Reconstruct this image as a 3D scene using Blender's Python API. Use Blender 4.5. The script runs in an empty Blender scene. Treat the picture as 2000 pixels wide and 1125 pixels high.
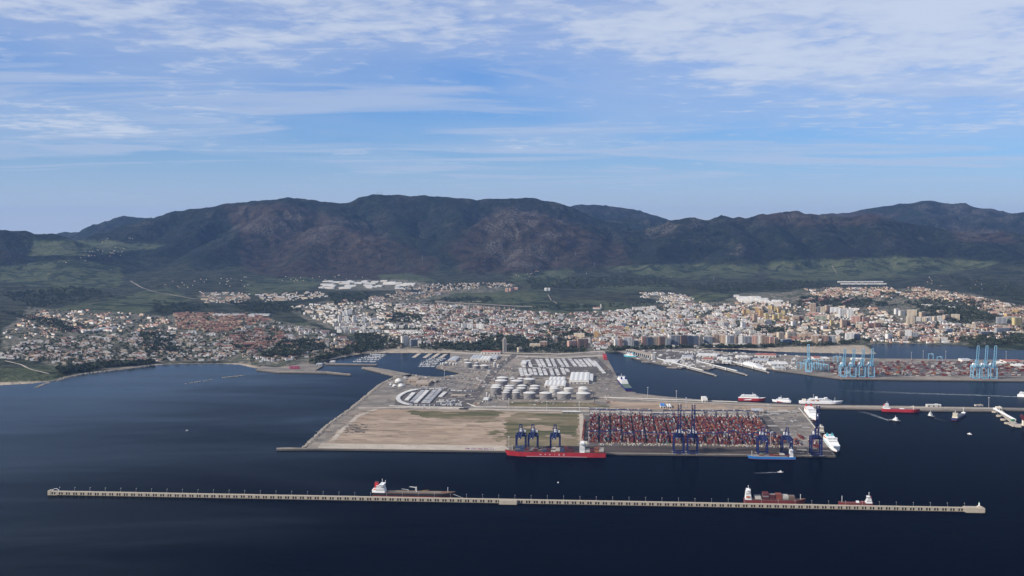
import bpy, bmesh, math, random
import numpy as np
from mathutils import Vector, Matrix
random.seed(7); RNG = np.random.default_rng(11)
SC = bpy.context.scene
COL = SC.collection
# ------------------------------------------------------------------ camera
F = 2356.0; CH = 600.0; TH = math.atan(130.5/2356.0)
cam_d = bpy.data.cameras.new('camera'); cam = bpy.data.objects.new('camera', cam_d); COL.objects.link(cam)
cam.location = (0, 0, CH); cam.rotation_euler = (math.pi/2-TH, 0, 0)
cam_d.sensor_width = 36; cam_d.lens = 36*F/2000.0
cam_d.clip_start = 5; cam_d.clip_end = 200000
SC.camera = cam
# ------------------------------------------------------------------ light
SUN_EL = math.radians(30); SUN_AZ = math.radians(-113)      # azimuth measured from +Y (view direction), negative = left
sd = Vector((math.sin(SUN_AZ)*math.cos(SUN_EL), math.cos(SUN_AZ)*math.cos(SUN_EL), math.sin(SUN_EL)))
sun_d = bpy.data.lights.new('sun', 'SUN'); sun_d.energy = 5.0; sun_d.angle = math.radians(0.53); sun_d.color = (1.0, 0.93, 0.83)
sun = bpy.data.objects.new('sun', sun_d); COL.objects.link(sun)
sun.rotation_euler = sd.to_track_quat('Z', 'Y').to_euler(); sun.location = (-3000, -2000, 4000)
SC.view_settings.view_transform = 'Standard'; SC.view_settings.look = 'None'
SC.view_settings.exposure = 0.18; SC.view_settings.gamma = 1.0; SC.view_settings.use_curve_mapping = False
SC.cycles.use_denoising = True
SC.cycles.max_bounces = 5; SC.cycles.diffuse_bounces = 2; SC.cycles.glossy_bounces = 2
SC.cycles.volume_bounces = 1; SC.cycles.transparent_max_bounces = 4
SC.cycles.sample_clamp_indirect = 4
# ------------------------------------------------------------------ node helpers
class NT:
    def __init__(s, tree): s.t = tree; s.n = tree.nodes; s.l = tree.links
    def node(s, typ, **kw):
        n = s.n.new(typ)
        for k, v in kw.items():
            if k.startswith('_'): setattr(n, k[1:], v)
        for k, v in kw.items():
            if k.startswith('_'): continue
            key = k if k in n.inputs else k.replace('_', ' ')
            i = n.inputs[int(k[2:])] if k.startswith('in') and k[2:].isdigit() else n.inputs[key]
            s.set(i, v)
        return n
    def set(s, i, v):
        if hasattr(v, 'default_value') and hasattr(v, 'is_output'): s.l.new(v, i)
        else:
            if i.type == 'RGBA' and len(v) == 3: v = (*v, 1)
            i.default_value = v
    def math(s, op, a, b=0.0, c=0.0, clamp=False):
        n = s.n.new('ShaderNodeMath'); n.operation = op; n.use_clamp = clamp
        for i, v in enumerate((a, b, c)): s.set(n.inputs[i], v)
        return n.outputs[0]
    def vmath(s, op, a, b=(0, 0, 0)):
        n = s.n.new('ShaderNodeVectorMath'); n.operation = op
        s.set(n.inputs[0], a); s.set(n.inputs[1], b)
        return n.outputs[0]
    def mix(s, fac, a, b, mode='MIX'):
        n = s.n.new('ShaderNodeMix'); n.data_type = 'RGBA'; n.blend_type = mode
        s.set(n.inputs[0], fac); s.set(n.inputs[6], a); s.set(n.inputs[7], b)
        return n.outputs[2]
    def ramp(s, fac, stops):
        n = s.n.new('ShaderNodeValToRGB'); s.set(n.inputs[0], fac)
        e = n.color_ramp.elements
        while len(e) < len(stops): e.new(0.5)
        for k, (p, c) in enumerate(stops):
            e[k].position = p
            e[k].color = (c, c, c, 1) if isinstance(c, (int, float)) else (*c, 1)
        return n.outputs[0]
    def maprange(s, v, a, b, c=0.0, d=1.0, smooth=False):
        n = s.n.new('ShaderNodeMapRange'); n.interpolation_type = 'SMOOTHSTEP' if smooth else 'LINEAR'
        for i, x in enumerate((v, a, b, c, d)): s.set(n.inputs[i], x)
        return n.outputs[0]
    def noise(s, vec, scale, detail=4, rough=0.55, dist=0.0, out=0):
        n = s.n.new('ShaderNodeTexNoise'); s.set(n.inputs['Vector'], vec)
        n.inputs['Scale'].default_value = scale; n.inputs['Detail'].default_value = detail
        n.inputs['Roughness'].default_value = rough; n.inputs['Distortion'].default_value = dist
        return n.outputs[out]
# ------------------------------------------------------------------ sky
world = bpy.data.worlds.new('World'); SC.world = world; world.use_nodes = True
w = NT(world.node_tree); w.n.clear()
sky = w.node('ShaderNodeTexSky'); sky.sky_type = 'NISHITA'; sky.sun_disc = False
sky.sun_elevation = SUN_EL; sky.sun_rotation = SUN_AZ
sky.altitude = 300; sky.air_density = 1.0; sky.dust_density = 0.35; sky.ozone_density = 2.5
geo = w.node('ShaderNodeTexCoord'); dirv = geo.outputs['Generated']
sep = w.node('ShaderNodeSeparateXYZ', Vector=dirv); dz = sep.outputs[2]
# the cloud sheet is a thin curved layer overhead: project the view direction on to it
dzc = w.math('ADD', w.math('MAXIMUM', dz, 0.0), 0.045)
cx = w.math('DIVIDE', sep.outputs[0], dzc); cy = w.math('DIVIDE', sep.outputs[1], dzc)
cv = w.node('ShaderNodeCombineXYZ', X=cx, Y=cy, Z=3.7).outputs[0]
warp = w.noise(w.vmath('MULTIPLY', cv, (0.5, 0.5, 1)), 1.0, 3, 0.5, 0.0, 1)
cvw = w.vmath('ADD', cv, w.vmath('MULTIPLY', w.vmath('SUBTRACT', warp, (.5, .5, .5)), (1.6, 1.0, 0)))
big = w.noise(w.vmath('MULTIPLY', cvw, (0.50, 0.36, 1)), 1.0, 3, 0.5)
mid = w.noise(w.vmath('MULTIPLY', cvw, (2.0, 1.7, 1)), 1.0, 6, 0.60)
fine = w.noise(w.vmath('MULTIPLY', cv, (6.0, 5.5, 1)), 1.0, 6, 0.58, 0.4)
# the deck of broken cloud lies overhead and thins out towards the horizon
deck = w.maprange(dz, 0.02, 0.16, 0.0, 0.21, True)
dens = w.math('ADD', w.math('ADD', w.math('ADD', w.math('MULTIPLY', big, 0.85), w.math('MULTIPLY', mid, 0.50)), w.math('MULTIPLY', fine, 0.46)), deck)
cl = w.maprange(dens, 0.86, 1.20, 0.0, 0.80, True)
lowfade = w.maprange(dz, 0.0, 0.06, 0.15, 1.0, True)
cl = w.math('MULTIPLY', cl, lowfade)
hz = w.maprange(dz, -0.01, 0.085, 0.80, 0.0, True)      # thin whitish layer low over the horizon, all round
veil = w.math('MAXIMUM', w.math('MULTIPLY', w.maprange(w.math('ADD', big, deck), 0.36, 0.66, 0.06, 0.46, True), w.maprange(dz, 0.0, 0.05, .6, 1.0, True)), hz)
# higher streaks of thin cloud drawn out across the view
wv = w.vmath('ADD', cv, w.vmath('MULTIPLY', w.vmath('SUBTRACT', warp, (.5, .5, .5)), (2.2, .8, 0)))
wisp = w.noise(w.vmath('ADD', w.vmath('MULTIPLY', wv, (0.34, 0.85, 1)), (5.3, 2.1, 9.0)), 1.0, 7, 0.64, 0.5)
wisp = w.math('MULTIPLY', w.maprange(wisp, 0.39, 0.62, 0.0, 0.70, True), w.maprange(dz, 0.0, 0.045, 0.25, 1.0, True))
alpha = w.math('MAXIMUM', w.math('MAXIMUM', cl, veil), wisp)
cloudcol = w.mix(w.maprange(dens, 0.95, 1.3, 0, 1, True), (5.1, 6.0, 8.0), (7.2, 7.8, 8.9))
cloudcol = w.mix(w.maprange(dz, 0.0, 0.03, 1, 0, True), cloudcol, (5.5, 6.0, 6.9))
skycol = w.mix(1.0, sky.outputs[0], (0.45, 0.78, 1.38), 'MULTIPLY')
col = w.mix(alpha, skycol, cloudcol)
bg = w.node('ShaderNodeBackground', Color=col, Strength=0.082)
w.l.new(bg.outputs[0], w.node('ShaderNodeOutputWorld').inputs[0])
world.cycles.sampling_method = 'MANUAL'; world.cycles.sample_map_resolution = 512
# ------------------------------------------------------------------ geometry helpers
def ray(px, py):
    a = (px-1000)/F; b = (562.5-py)/F
    return (a, math.cos(TH)+b*math.sin(TH), -math.sin(TH)+b*math.cos(TH))
def G(px, py, z=0.0):                       # photo direction met with a level surface at height z
    d = ray(px, py); t = (z-CH)/d[2]
    return Vector((d[0]*t, d[1]*t, z))
def at_depth(px, py, D):                    # photo direction at distance D along the view
    d = ray(px, py); t = D/d[1]
    return Vector((d[0]*t, D, CH+d[2]*t))
def tag(o, label=None, cat=None, group=None, kind=None):
    if label: o['label'] = label
    if cat: o['category'] = cat
    if group: o['group'] = group
    if kind: o['kind'] = kind
    return o
def np_mesh(name, verts, faces_flat, loop_tot, mats=(), face_mat=None, smooth=False, attrs=None):
    me = bpy.data.meshes.new(name)
    verts = np.asarray(verts, dtype=np.float32).reshape(-1, 3)
    faces_flat = np.asarray(faces_flat, dtype=np.int32); loop_tot = np.asarray(loop_tot, dtype=np.int32)
    me.vertices.add(len(verts)); me.vertices.foreach_set('co', verts.ravel())
    me.loops.add(len(faces_flat)); me.loops.foreach_set('vertex_index', faces_flat)
    me.polygons.add(len(loop_tot))
    me.polygons.foreach_set('loop_start', np.concatenate(([0], np.cumsum(loop_tot)[:-1])).astype(np.int32))
    for m in mats: me.materials.append(m)
    if face_mat is not None: me.polygons.foreach_set('material_index', np.asarray(face_mat, dtype=np.int32))
    me.polygons.foreach_set('use_smooth', np.full(len(loop_tot), smooth, dtype=bool))
    for an, (dom, arr) in (attrs or {}).items():
        at = me.attributes.new(an, 'FLOAT_COLOR', dom)
        a4 = np.ones((len(arr), 4), dtype=np.float32); a4[:, :arr.shape[1]] = arr
        at.data.foreach_set('color', a4.ravel())
    me.update(calc_edges=True); me.validate()
    return me
class MB:                                    # collects shapes for ONE mesh
    def __init__(s): s.v = []; s.f = []; s.c = []
    def add(s, verts, faces, c=0):
        n = len(s.v); s.v += [tuple(x) for x in verts]; s.f += [tuple(i+n for i in f) for f in faces]; s.c += [c]*len(faces); return s
    def box(s, cx, cy, cz, sx, sy, sz, rz=0.0, c=0, top=None):
        # centre x, y; cz = bottom; top = taper of upper face
        tx, ty = (top if top else (1, 1)); v = []
        for (k, z) in ((0, cz), (1, cz+sz)):
            fx, fy = (tx, ty) if k else (1, 1)
            for (a, b) in ((-1, -1), (1, -1), (1, 1), (-1, 1)):
                x, y = a*sx/2*fx, b*sy/2*fy
                v.append((cx+x*math.cos(rz)-y*math.sin(rz), cy+x*math.sin(rz)+y*math.cos(rz), z))
        return s.add(v, [(3, 2, 1, 0), (4, 5, 6, 7), (0, 1, 5, 4), (1, 2, 6, 5), (2, 3, 7, 6), (3, 0, 4, 7)], c)
    def beam(s, p, q, wd, ht=None, c=0):
        p = Vector(p); q = Vector(q); ht = ht or wd; d = (q-p).normalized()
        up = Vector((0, 0, 1)) if abs(d.z) < 0.95 else Vector((0, 1, 0))
        a = d.cross(up).normalized()*wd/2; b = a.cross(d).normalized()*ht/2
        v = [p-a-b, p+a-b, p+a+b, p-a+b, q-a-b, q+a-b, q+a+b, q-a+b]
        return s.add(v, [(3, 2, 1, 0), (4, 5, 6, 7), (0, 1, 5, 4), (1, 2, 6, 5), (2, 3, 7, 6), (3, 0, 4, 7)], c)
    def cyl(s, x, y, z, r, h, n=12, r2=None, c=0, cap=True):
        r2 = r if r2 is None else r2
        v = [(x+r*math.cos(2*math.pi*i/n), y+r*math.sin(2*math.pi*i/n), z) for i in range(n)]
        v += [(x+r2*math.cos(2*math.pi*i/n), y+r2*math.sin(2*math.pi*i/n), z+h) for i in range(n)]
        f = [(i, (i+1) % n, n+(i+1) % n, n+i) for i in range(n)]
        if cap: f += [tuple(range(n, 2*n)), tuple(range(n-1, -1, -1))]
        return s.add(v, f, c)
    def cone_roof(s, x, y, z, r, h, n=12, c=0):
        v = [(x+r*math.cos(2*math.pi*i/n), y+r*math.sin(2*math.pi*i/n), z) for i in range(n)]
        v += [(x+r*.55*math.cos(2*math.pi*i/n), y+r*.55*math.sin(2*math.pi*i/n), z+h*.72) for i in range(n)] + [(x, y, z+h)]
        f = [(i, (i+1) % n, n+(i+1) % n, n+i) for i in range(n)] + [(n+i, n+(i+1) % n, 2*n) for i in range(n)]
        return s.add(v, f, c)
    def prism(s, poly, z0, z1, c=0, bottom=True):
        n = len(poly)
        area = sum(poly[i][0]*poly[(i+1) % n][1]-poly[(i+1) % n][0]*poly[i][1] for i in range(n))
        if area < 0: poly = poly[::-1]
        v = [(p[0], p[1], z0) for p in poly]+[(p[0], p[1], z1) for p in poly]
        f = [(i, (i+1) % n, n+(i+1) % n, n+i) for i in range(n)] + [tuple(range(n, 2*n))]
        if bottom: f.append(tuple(range(n-1, -1, -1)))
        return s.add(v, f, c)
    def mesh(s, name, *mats, smooth=False):
        me = bpy.data.meshes.new(name); me.from_pydata(s.v, [], s.f)
        for m in mats: me.materials.append(m)
        if len(mats) > 1: me.polygons.foreach_set('material_index', s.c)
        if smooth: me.polygons.foreach_set('use_smooth', [True]*len(s.f))
        me.update(); return me
    def build(s, name, mat, parent=None, smooth=False):
        mats = mat if isinstance(mat, (list, tuple)) else [mat]
        return link(name, s.mesh(name, *mats, smooth=smooth), parent)
def link(name, me, parent=None, loc=None, rz=None):
    o = bpy.data.objects.new(name, me); COL.objects.link(o)
    if parent is not None: o.parent = parent
    if loc is not None: o.location = loc
    if rz is not None: o.rotation_euler = (0, 0, rz)
    return o
def empty(name, loc, rz=0.0, label=None, cat=None, group=None):
    o = bpy.data.objects.new(name, None); COL.objects.link(o); o.location = loc; o.rotation_euler = (0, 0, rz)
    o.empty_display_size = 5
    return tag(o, label, cat, group)
def kids(o): return [c for c in bpy.data.objects if c.parent == o]
def copy_tree(o, tree, loc, rz, label=None, group=None, color=None):
    # tree: list of (part, [sub-parts]) recorded when the first one was built
    r = o.copy(); COL.objects.link(r); r.location = loc; r.rotation_euler = (0, 0, rz)
    if label: r['label'] = label
    if group: r['group'] = group
    for ch, subs in tree:
        c = ch.copy(); COL.objects.link(c); c.parent = r
        if color: c.color = color
        for sb in subs:
            d = sb.copy(); COL.objects.link(d); d.parent = c
            if color: d.color = color
    return r
# ------------------------------------------------------------------ materials
MATS = {}
def mat(name, col, rough=0.8, var=0.0, scale=0.05, spec=0.3, metal=0.0, bump=0.0, objcol=False, coords='Object', detail=4, col2=None):
    if name in MATS: return MATS[name]
    m = bpy.data.materials.new(name); m.use_nodes = True; t = NT(m.node_tree); t.n.clear()
    p = t.node('ShaderNodeBsdfPrincipled', Roughness=rough, Metallic=metal); p.inputs['Specular IOR Level'].default_value = spec
    base = col
    if objcol:
        oi = t.node('ShaderNodeObjectInfo'); base = oi.outputs['Color']
    if var > 0 or col2:
        tc = t.node('ShaderNodeNewGeometry').outputs['Position'] if coords == 'World' else t.node('ShaderNodeTexCoord').outputs['Object']
        nz = t.noise(tc, scale, detail, 0.6)
        if col2: base = t.mix(t.maprange(nz, 0.35, 0.65, 0, 1, True), base, col2)
        if var > 0:
            nz2 = t.noise(tc, scale*5.3, 3, 0.6)
            fac = t.maprange(t.math('ADD', t.math('MULTIPLY', nz, .6), t.math('MULTIPLY', nz2, .4)), 0.3, 0.7, 1-var, 1+var)
            cc = t.node('ShaderNodeCombineXYZ', X=fac, Y=fac, Z=fac).outputs[0]
            base = t.mix(1.0, base, cc, 'MULTIPLY')
    t.set(p.inputs['Base Color'], base)
    t.l.new(p.outputs[0], t.node('ShaderNodeOutputMaterial').inputs[0])
    MATS[name] = m; return m
# ================================================================== TERRAIN
def _hash(ix, iy, seed):
    h = (ix.astype(np.int64)*374761393 + iy.astype(np.int64)*668265263 + seed*1442695041) & 0x7fffffff
    h = ((h ^ (h >> 13))*1274126177) & 0x7fffffff
    return ((h ^ (h >> 16)) & 0xffff)/65535.0
def vnoise(x, y, seed=0):
    ix = np.floor(x); iy = np.floor(y); fx = x-ix; fy = y-iy
    fx = fx*fx*fx*(fx*(fx*6-15)+10); fy = fy*fy*fy*(fy*(fy*6-15)+10)
    a = _hash(ix, iy, seed); b = _hash(ix+1, iy, seed); c = _hash(ix, iy+1, seed); d = _hash(ix+1, iy+1, seed)
    return (a*(1-fx)+b*fx)*(1-fy)+(c*(1-fx)+d*fx)*fy
def fbm(x, y, octv=5, seed=0, ridged=False, gain=0.5):
    s = np.zeros_like(x); a = 1.0; tot = 0.0
    for k in range(octv):
        n = vnoise(x, y, seed+k*17)
        if ridged: n = 1-np.abs(2*n-1)
        s += a*n; tot += a; a *= gain
        x, y = x*1.9+y*0.55+3.1, y*1.9-x*0.55+7.7
    return s/tot
# mainland coast, drawn along the shore in the photograph (then carried on outside the frame)
COAST_PX = [(-700, 800), (-350, 775), (-120, 757), (0, 752), (60, 749), (104, 744), (125, 737), (160, 730), (225, 722), (290, 714), (330, 711), (380, 710), (430, 710),
    (470, 712), (500, 719), (540, 722), (590, 716), (632, 706), (660, 699), (700, 692), (745, 689), (880, 689), (940, 691), (1000, 696), (1080, 697), (1150, 692), (1192, 689),
    (1225, 688), (1300, 684), (1370, 681), (1440, 682), (1500, 686), (1560, 688), (1640, 690), (1690, 692), (1711, 691), (1706, 683), (1697, 673),
    (1740, 671), (1800, 672), (1860, 674), (1920, 679), (1975, 683), (2100, 688), (2500, 700), (3200, 715)]
COAST = np.array([G(a, b, 0)[:2] for a, b in COAST_PX])
LAND_POLY = np.vstack([COAST, [[30000, 5200], [34000, 33000], [-34000, 33000], [-30000, 3600]]])
def in_poly(x, y, poly):
    r = np.zeros(x.shape, bool); n = len(poly)
    for i in range(n):
        x1, y1 = poly[i]; x2, y2 = poly[(i+1) % n]
        if y1 == y2: continue
        c = ((y1 > y) != (y2 > y)) & (x < (x2-x1)*(y-y1)/(y2-y1)+x1)
        r ^= c
    return r
def seg_dist(x, y, pts, vals=None):
    best = np.full(x.shape, 1e9); bv = np.zeros(x.shape)
    for i in range(len(pts)-1):
        ax, ay = pts[i][:2]; bx, by = pts[i+1][:2]; dx, dy = bx-ax, by-ay; L = dx*dx+dy*dy+1e-9
        t = np.clip(((x-ax)*dx+(y-ay)*dy)/L, 0, 1)
        d = np.hypot(x-(ax+t*dx), y-(ay+t*dy)); m = d < best
        best = np.where(m, d, best)
        if vals is not None: bv = np.where(m, vals[i]+(vals[i+1]-vals[i])*t, bv)
    return best, bv
RIDGES = [  # crest points (px, py, distance), slope of the flanks, roundness of the crest in metres
    ([(150, 470, 13000), (200, 454, 13200), (300, 428, 13600), (345, 411, 13900), (400, 403, 14000), (500, 389, 14100), (560, 385, 14100), (640, 391, 14200), (685, 391, 14300), (735, 379, 14400), (800, 382, 14400), (890, 384, 14400), (940, 389, 14500), (1030, 386, 14500), (1080, 393, 14600), (1120, 406, 14600), (1160, 420, 14600), (1200, 434, 14600), (1250, 450, 14500), (1300, 464, 14400)], .46, 200),
    ([(560, 385, 14100), (545, 409, 13100), (515, 425, 12800), (470, 455, 12400), (420, 485, 11900), (380, 515, 11400)], .42, 140),
    ([(300, 428, 13600), (250, 462, 12700), (200, 490, 12000)], .36, 200),
    ([(400, 403, 14000), (350, 450, 12900), (300, 490, 12100)], .40, 160),
    ([(640, 391, 14200), (645, 425, 13000), (640, 440, 12700), (610, 478, 12100), (590, 505, 11700), (560, 530, 11200)], .42, 130),
    ([(640, 438, 12700), (700, 447, 12500), (770, 470, 12150), (830, 496, 11800), (870, 518, 11400)], .42, 120),
    ([(735, 379, 14400), (770, 425, 13500), (810, 462, 12800), (850, 492, 12200)], .42, 160),
    ([(890, 384, 14400), (890, 430, 13300)], .42, 160),
    ([(855, 500, 11700), (890, 465, 12000), (940, 428, 12400), (975, 414, 12600), (995, 411, 12650), (1060, 419, 12700), (1130, 432, 12800), (1200, 449, 12900), (1280, 466, 12700)], .46, 120),
    ([(995, 411, 12650), (985, 445, 12200), (960, 480, 11800), (930, 515, 11300)], .46, 110),
    ([(1060, 419, 12700), (1075, 452, 12150), (1040, 470, 11900), (1030, 505, 11400), (1000, 528, 11000)], .46, 110),
    ([(1130, 432, 12800), (1150, 470, 12200), (1130, 505, 11500)], .44, 130),
    ([(1200, 449, 12900), (1225, 485, 12200), (1215, 515, 11500)], .42, 150),
    ([(1160, 462, 13600), (1230, 448, 13600), (1280, 439, 13500), (1315, 424, 13400), (1355, 419, 13300), (1385, 424, 13300), (1420, 421, 13400), (1480, 416, 13500), (1550, 413, 13600), (1620, 419, 13700), (1690, 417, 13500), (1720, 423, 13500), (1760, 433, 13500), (1840, 443, 13500), (1900, 452, 13500), (2000, 455, 13500), (2200, 460, 13500)], .44, 130),
    ([(1355, 419, 13300), (1330, 450, 12700), (1290, 478, 12200), (1270, 508, 11500)], .46, 90),
    ([(1420, 421, 13400), (1450, 462, 12600), (1440, 495, 11900)], .44, 110),
    ([(1480, 416, 13500), (1530, 458, 12600), (1545, 490, 12000)], .44, 120),
    ([(1550, 413, 13600), (1610, 455, 12700), (1640, 490, 12000)], .42, 140),
    ([(1690, 417, 13500), (1745, 460, 12600), (1780, 492, 11900)], .42, 140),
    ([(1840, 443, 13500), (1870, 455, 12900), (1930, 478, 12300), (1990, 500, 11700)], .40, 160),
    ([(1960, 450, 13200), (2010, 462, 12800), (2120, 490, 12000)], .40, 160),
    ([(1560, 428, 19000), (1620, 416, 19000), (1700, 408, 19000), (1760, 396, 19000), (1810, 391, 19000), (1850, 394, 19000), (1900, 402, 19000), (1985, 415, 19000), (2080, 420, 19000), (2300, 445, 19000)], .36, 220),
    ([(1810, 391, 19000), (1800, 425, 17200)], .38, 150), ([(1900, 402, 19000), (1960, 430, 17200)], .36, 150),
    ([(2000, 413, 17000), (1960, 425, 16800), (2100, 405, 17000)], .36, 150),
    ([(1060, 412, 18500), (1120, 402, 18500), (1160, 398, 18500), (1200, 404, 18500), (1250, 411, 18500), (1300, 427, 18500), (1350, 445, 18500)], .36, 200),
    ([(1150, 440, 16000), (1190, 428, 16000), (1235, 421, 16000), (1290, 433, 16000), (1330, 448, 16000)], .40, 200),
    ([(60, 466, 17500), (110, 457, 17500), (160, 447, 17500), (200, 433, 17500), (240, 423, 17500), (285, 425, 17500), (330, 430, 17500), (420, 440, 17500)], .34, 250),
    ([(-500, 440, 12000), (-200, 443, 11900), (-60, 447, 11800), (0, 450, 11700), (30, 451, 11700), (62, 455, 11700), (100, 458, 11800), (140, 468, 12000)], .40, 200),
    ([(0, 450, 11700), (20, 490, 10900), (10, 530, 10300)], .36, 200), ([(100, 458, 11800), (130, 490, 11000), (150, 520, 10500)], .33, 220),
    ([(-60, 560, 9000), (40, 556, 9000), (110, 560, 8900), (170, 575, 8700)], .18, 200),
    ([(120, 600, 8000), (200, 590, 8050), (290, 592, 8000), (340, 604, 7900)], .14, 200),
    ([(1010, 592, 7900), (1090, 588, 8000), (1160, 596, 7900)], .15, 180),
    ([(860, 578, 8600), (1000, 570, 8800), (1080, 576, 8700)], .13, 200),
    ([(1300, 577, 8700), (1390, 573, 8700), (1450, 578, 8600)], .13, 180),
    ([(1560, 572, 8300), (1660, 564, 8500), (1780, 566, 8400), (1860, 578, 8100)], .14, 200),
    ([(1820, 612, 6900), (1880, 606, 7000), (1940, 615, 6800)], .16, 130),
    ([(-120, 722, 4750), (0, 718, 4760), (60, 722, 4740), (95, 732, 4680)], .30, 60),
]
RW = []
for pts, sl, rnd in RIDGES:
    P = [at_depth(*p) for p in pts]
    RW.append((np.array([[p.x, p.y] for p in P]), np.array([p.z for p in P]), sl, rnd))
BASE_D = np.array([0, 500, 1400, 2500, 3600, 4800, 5600, 6400, 9000, 16000, 30000.0])
BASE_Z = np.array([4, 12, 26, 42, 62, 86, 120, 150, 170, 190, 180.0])
def height(x, y):
    x = np.asarray(x, float); y = np.asarray(y, float)
    inl = in_poly(x, y, LAND_POLY)
    dc, _ = seg_dist(x, y, COAST)
    dc = np.where(inl, dc, -dc)
    # warp the ridges so flanks are not straight cones
    wx = x+(fbm(x/700, y/700, 3, 5)-.5)*330; wy = y+(fbm(x/700, y/700, 3, 9)-.5)*330
    base = np.interp(np.maximum(dc, 0), BASE_D, BASE_Z)
    roll = (fbm(x/900, y/900, 4, 21)-.5)*np.interp(dc, [0, 500, 2500, 5000], [2, 22, 46, 70])
    z = base+roll
    m = np.full_like(x, 1e9)
    for P, Z, sl, rnd in RW:
        lo, hi = P.min(0)-3200, P.max(0)+3200
        k = (x > lo[0]) & (x < hi[0]) & (y > lo[1]) & (y < hi[1])
        if not k.any(): continue
        far = (Z.max() > 300)
        d, zc = seg_dist((wx if far else x)[k], (wy if far else y)[k], P, Z)
        d0, zc0 = seg_dist(x[k], y[k], P, Z)
        if far: m[k] = np.minimum(m[k], d0)
        near = np.clip(d0/400, 0, 1); d = d0*(1-near)+d*near; zc = zc0*(1-near)+zc*near
        h = zc-sl*(np.sqrt(d*d+rnd*rnd)-rnd)
        # smooth maximum
        a = z[k]; kk = 45.0 if far else 18.0
        hh = np.clip(.5+.5*(h-a)/kk, 0, 1)
        z[k] = a*(1-hh)+h*hh+kk*hh*(1-hh)*.35
    mount = np.clip((z-150)/320, 0, 1)
    calm_ = .34+.66*np.clip(m/380, 0, 1)
    gul = fbm(x/520, y/520, 5, 40, True)
    z = z-(mount*(1-gul)*190-mount*46)*calm_
    z = z-(mount*(1-fbm(x/210, y/210, 4, 47, True))*66-mount*14)*calm_
    z = z+mount*(fbm(x/95, y/95, 4, 60)-.5)*34*calm_
    z = z+np.clip((dc-200)/800, 0, 1)*(fbm(x/240, y/240, 3, 70)-.5)*9
    shore = np.clip(dc/60, 0, 1)
    z = np.where(dc > 0, 1.2+(z-1.2)*shore**0.8, np.maximum(-8, dc*0.06))
    z = np.where(dc > 0, np.maximum(z, 1.0), z)
    return z
NU, ND = 960, 760
us = np.linspace(-0.60, 0.60, NU); Ds = np.geomspace(4150, 27000, ND)
UU, DD = np.meshgrid(us, Ds); TX = UU*DD; TY = DD
TZ = height(TX, TY)
lnD0, lnD1 = math.log(Ds[0]), math.log(Ds[-1])
def hgt(x, y):                                # bilinear read of the built ground, so that things stand on it
    x = np.asarray(x, float); y = np.asarray(y, float)
    fu = np.clip((x/y+0.60)/1.20*(NU-1), 0, NU-1.001); fd = np.clip((np.log(y)-lnD0)/(lnD1-lnD0)*(ND-1), 0, ND-1.001)
    iu = fu.astype(int); idd = fd.astype(int); a = fu-iu; b = fd-idd
    return (TZ[idd, iu]*(1-a)+TZ[idd, iu+1]*a)*(1-b)+(TZ[idd+1, iu]*(1-a)+TZ[idd+1, iu+1]*a)*b
MARCH_D = np.linspace(4500, 13500, 1400)
def on_land(px, py):                          # where a photo direction first meets the ground
    px = np.atleast_1d(np.asarray(px, float)); py = np.atleast_1d(np.asarray(py, float)); out = np.full((len(px), 3), np.nan)
    a = (px-1000)/F; b = (562.5-py)/F; dy = math.cos(TH)+b*math.sin(TH); dzr = -math.sin(TH)+b*math.cos(TH)
    for s in range(0, len(px), 1500):
        sl = slice(s, s+1500); k = MARCH_D[None, :]
        X = (a[sl]/dy[sl])[:, None]*k; Zr = CH+(dzr[sl]/dy[sl])[:, None]*k
        H = np.maximum(hgt(X, np.broadcast_to(k, X.shape)), 0)
        hit = Zr <= H; i = hit.argmax(1); ok = hit.any(1); n = np.arange(len(i))
        i = np.maximum(i, 1); d1 = (Zr-H)[n, i]; d0 = (Zr-H)[n, i-1]
        t = np.clip(d0/(d0-d1+1e-9), 0, 1); Dh = MARCH_D[i-1]+(MARCH_D[i]-MARCH_D[i-1])*t
        x = (a[sl]/dy[sl])*Dh; o = np.stack([x, Dh, hgt(x, Dh)], 1); o[~ok] = np.nan; out[sl] = o
    return out
# image position of every ground vertex: only used to find which land cover lies there
def to_px(x, y, z):
    d = z-CH; fw = y*math.cos(TH)-d*math.sin(TH); up = y*math.sin(TH)+d*math.cos(TH)
    return 1000+F*x/fw, 562.5-F*up/fw
PX, PY = to_px(TX, TY, TZ)
def blur(a, n=1):
    a = a.astype(float)
    for _ in range(n):
        a = (a+np.roll(a, 1, 0)+np.roll(a, -1, 0)+np.roll(a, 1, 1)+np.roll(a, -1, 1))/5
    return a
def px_mask(polys, soft_noise=True):
    m = np.zeros(TX.shape, bool)
    jx = PX+(fbm(TX/160, TY/160, 3, 90)-.5)*26; jy = PY+(fbm(TX/160, TY/160, 3, 95)-.5)*8
    for p in polys: m |= in_poly(jx, jy, p)
    return m
URBAN = [
    [(0, 650), (60, 600), (140, 606), (240, 612), (330, 618), (345, 612), (480, 612), (530, 625), (620, 640), (700, 670), (690, 690), (600, 712), (500, 716), (430, 706), (300, 708), (200, 716), (110, 715), (60, 700), (0, 700)],
    [(560, 600), (640, 590), (740, 580), (820, 570), (880, 560), (1000, 555), (1000, 568), (900, 572), (820, 590), (900, 592), (1000, 604), (1090, 612), (1160, 608), (1200, 606), (1290, 594), (1420, 590), (1440, 575), (1540, 568), (1620, 562), (1700, 565), (1800, 562), (1900, 575), (2000, 598), (2000, 668), (1900, 672), (1700, 672), (1560, 682), (1400, 680), (1230, 688), (1000, 694), (880, 690), (760, 684), (700, 660), (640, 640), (600, 628)],
    [(620, 552), (780, 545), (850, 556), (800, 568), (640, 566)], [(1255, 572), (1330, 574), (1370, 594), (1300, 594), (1250, 580)],
    [(390, 572), (480, 574), (480, 590), (400, 592)],
]
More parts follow.
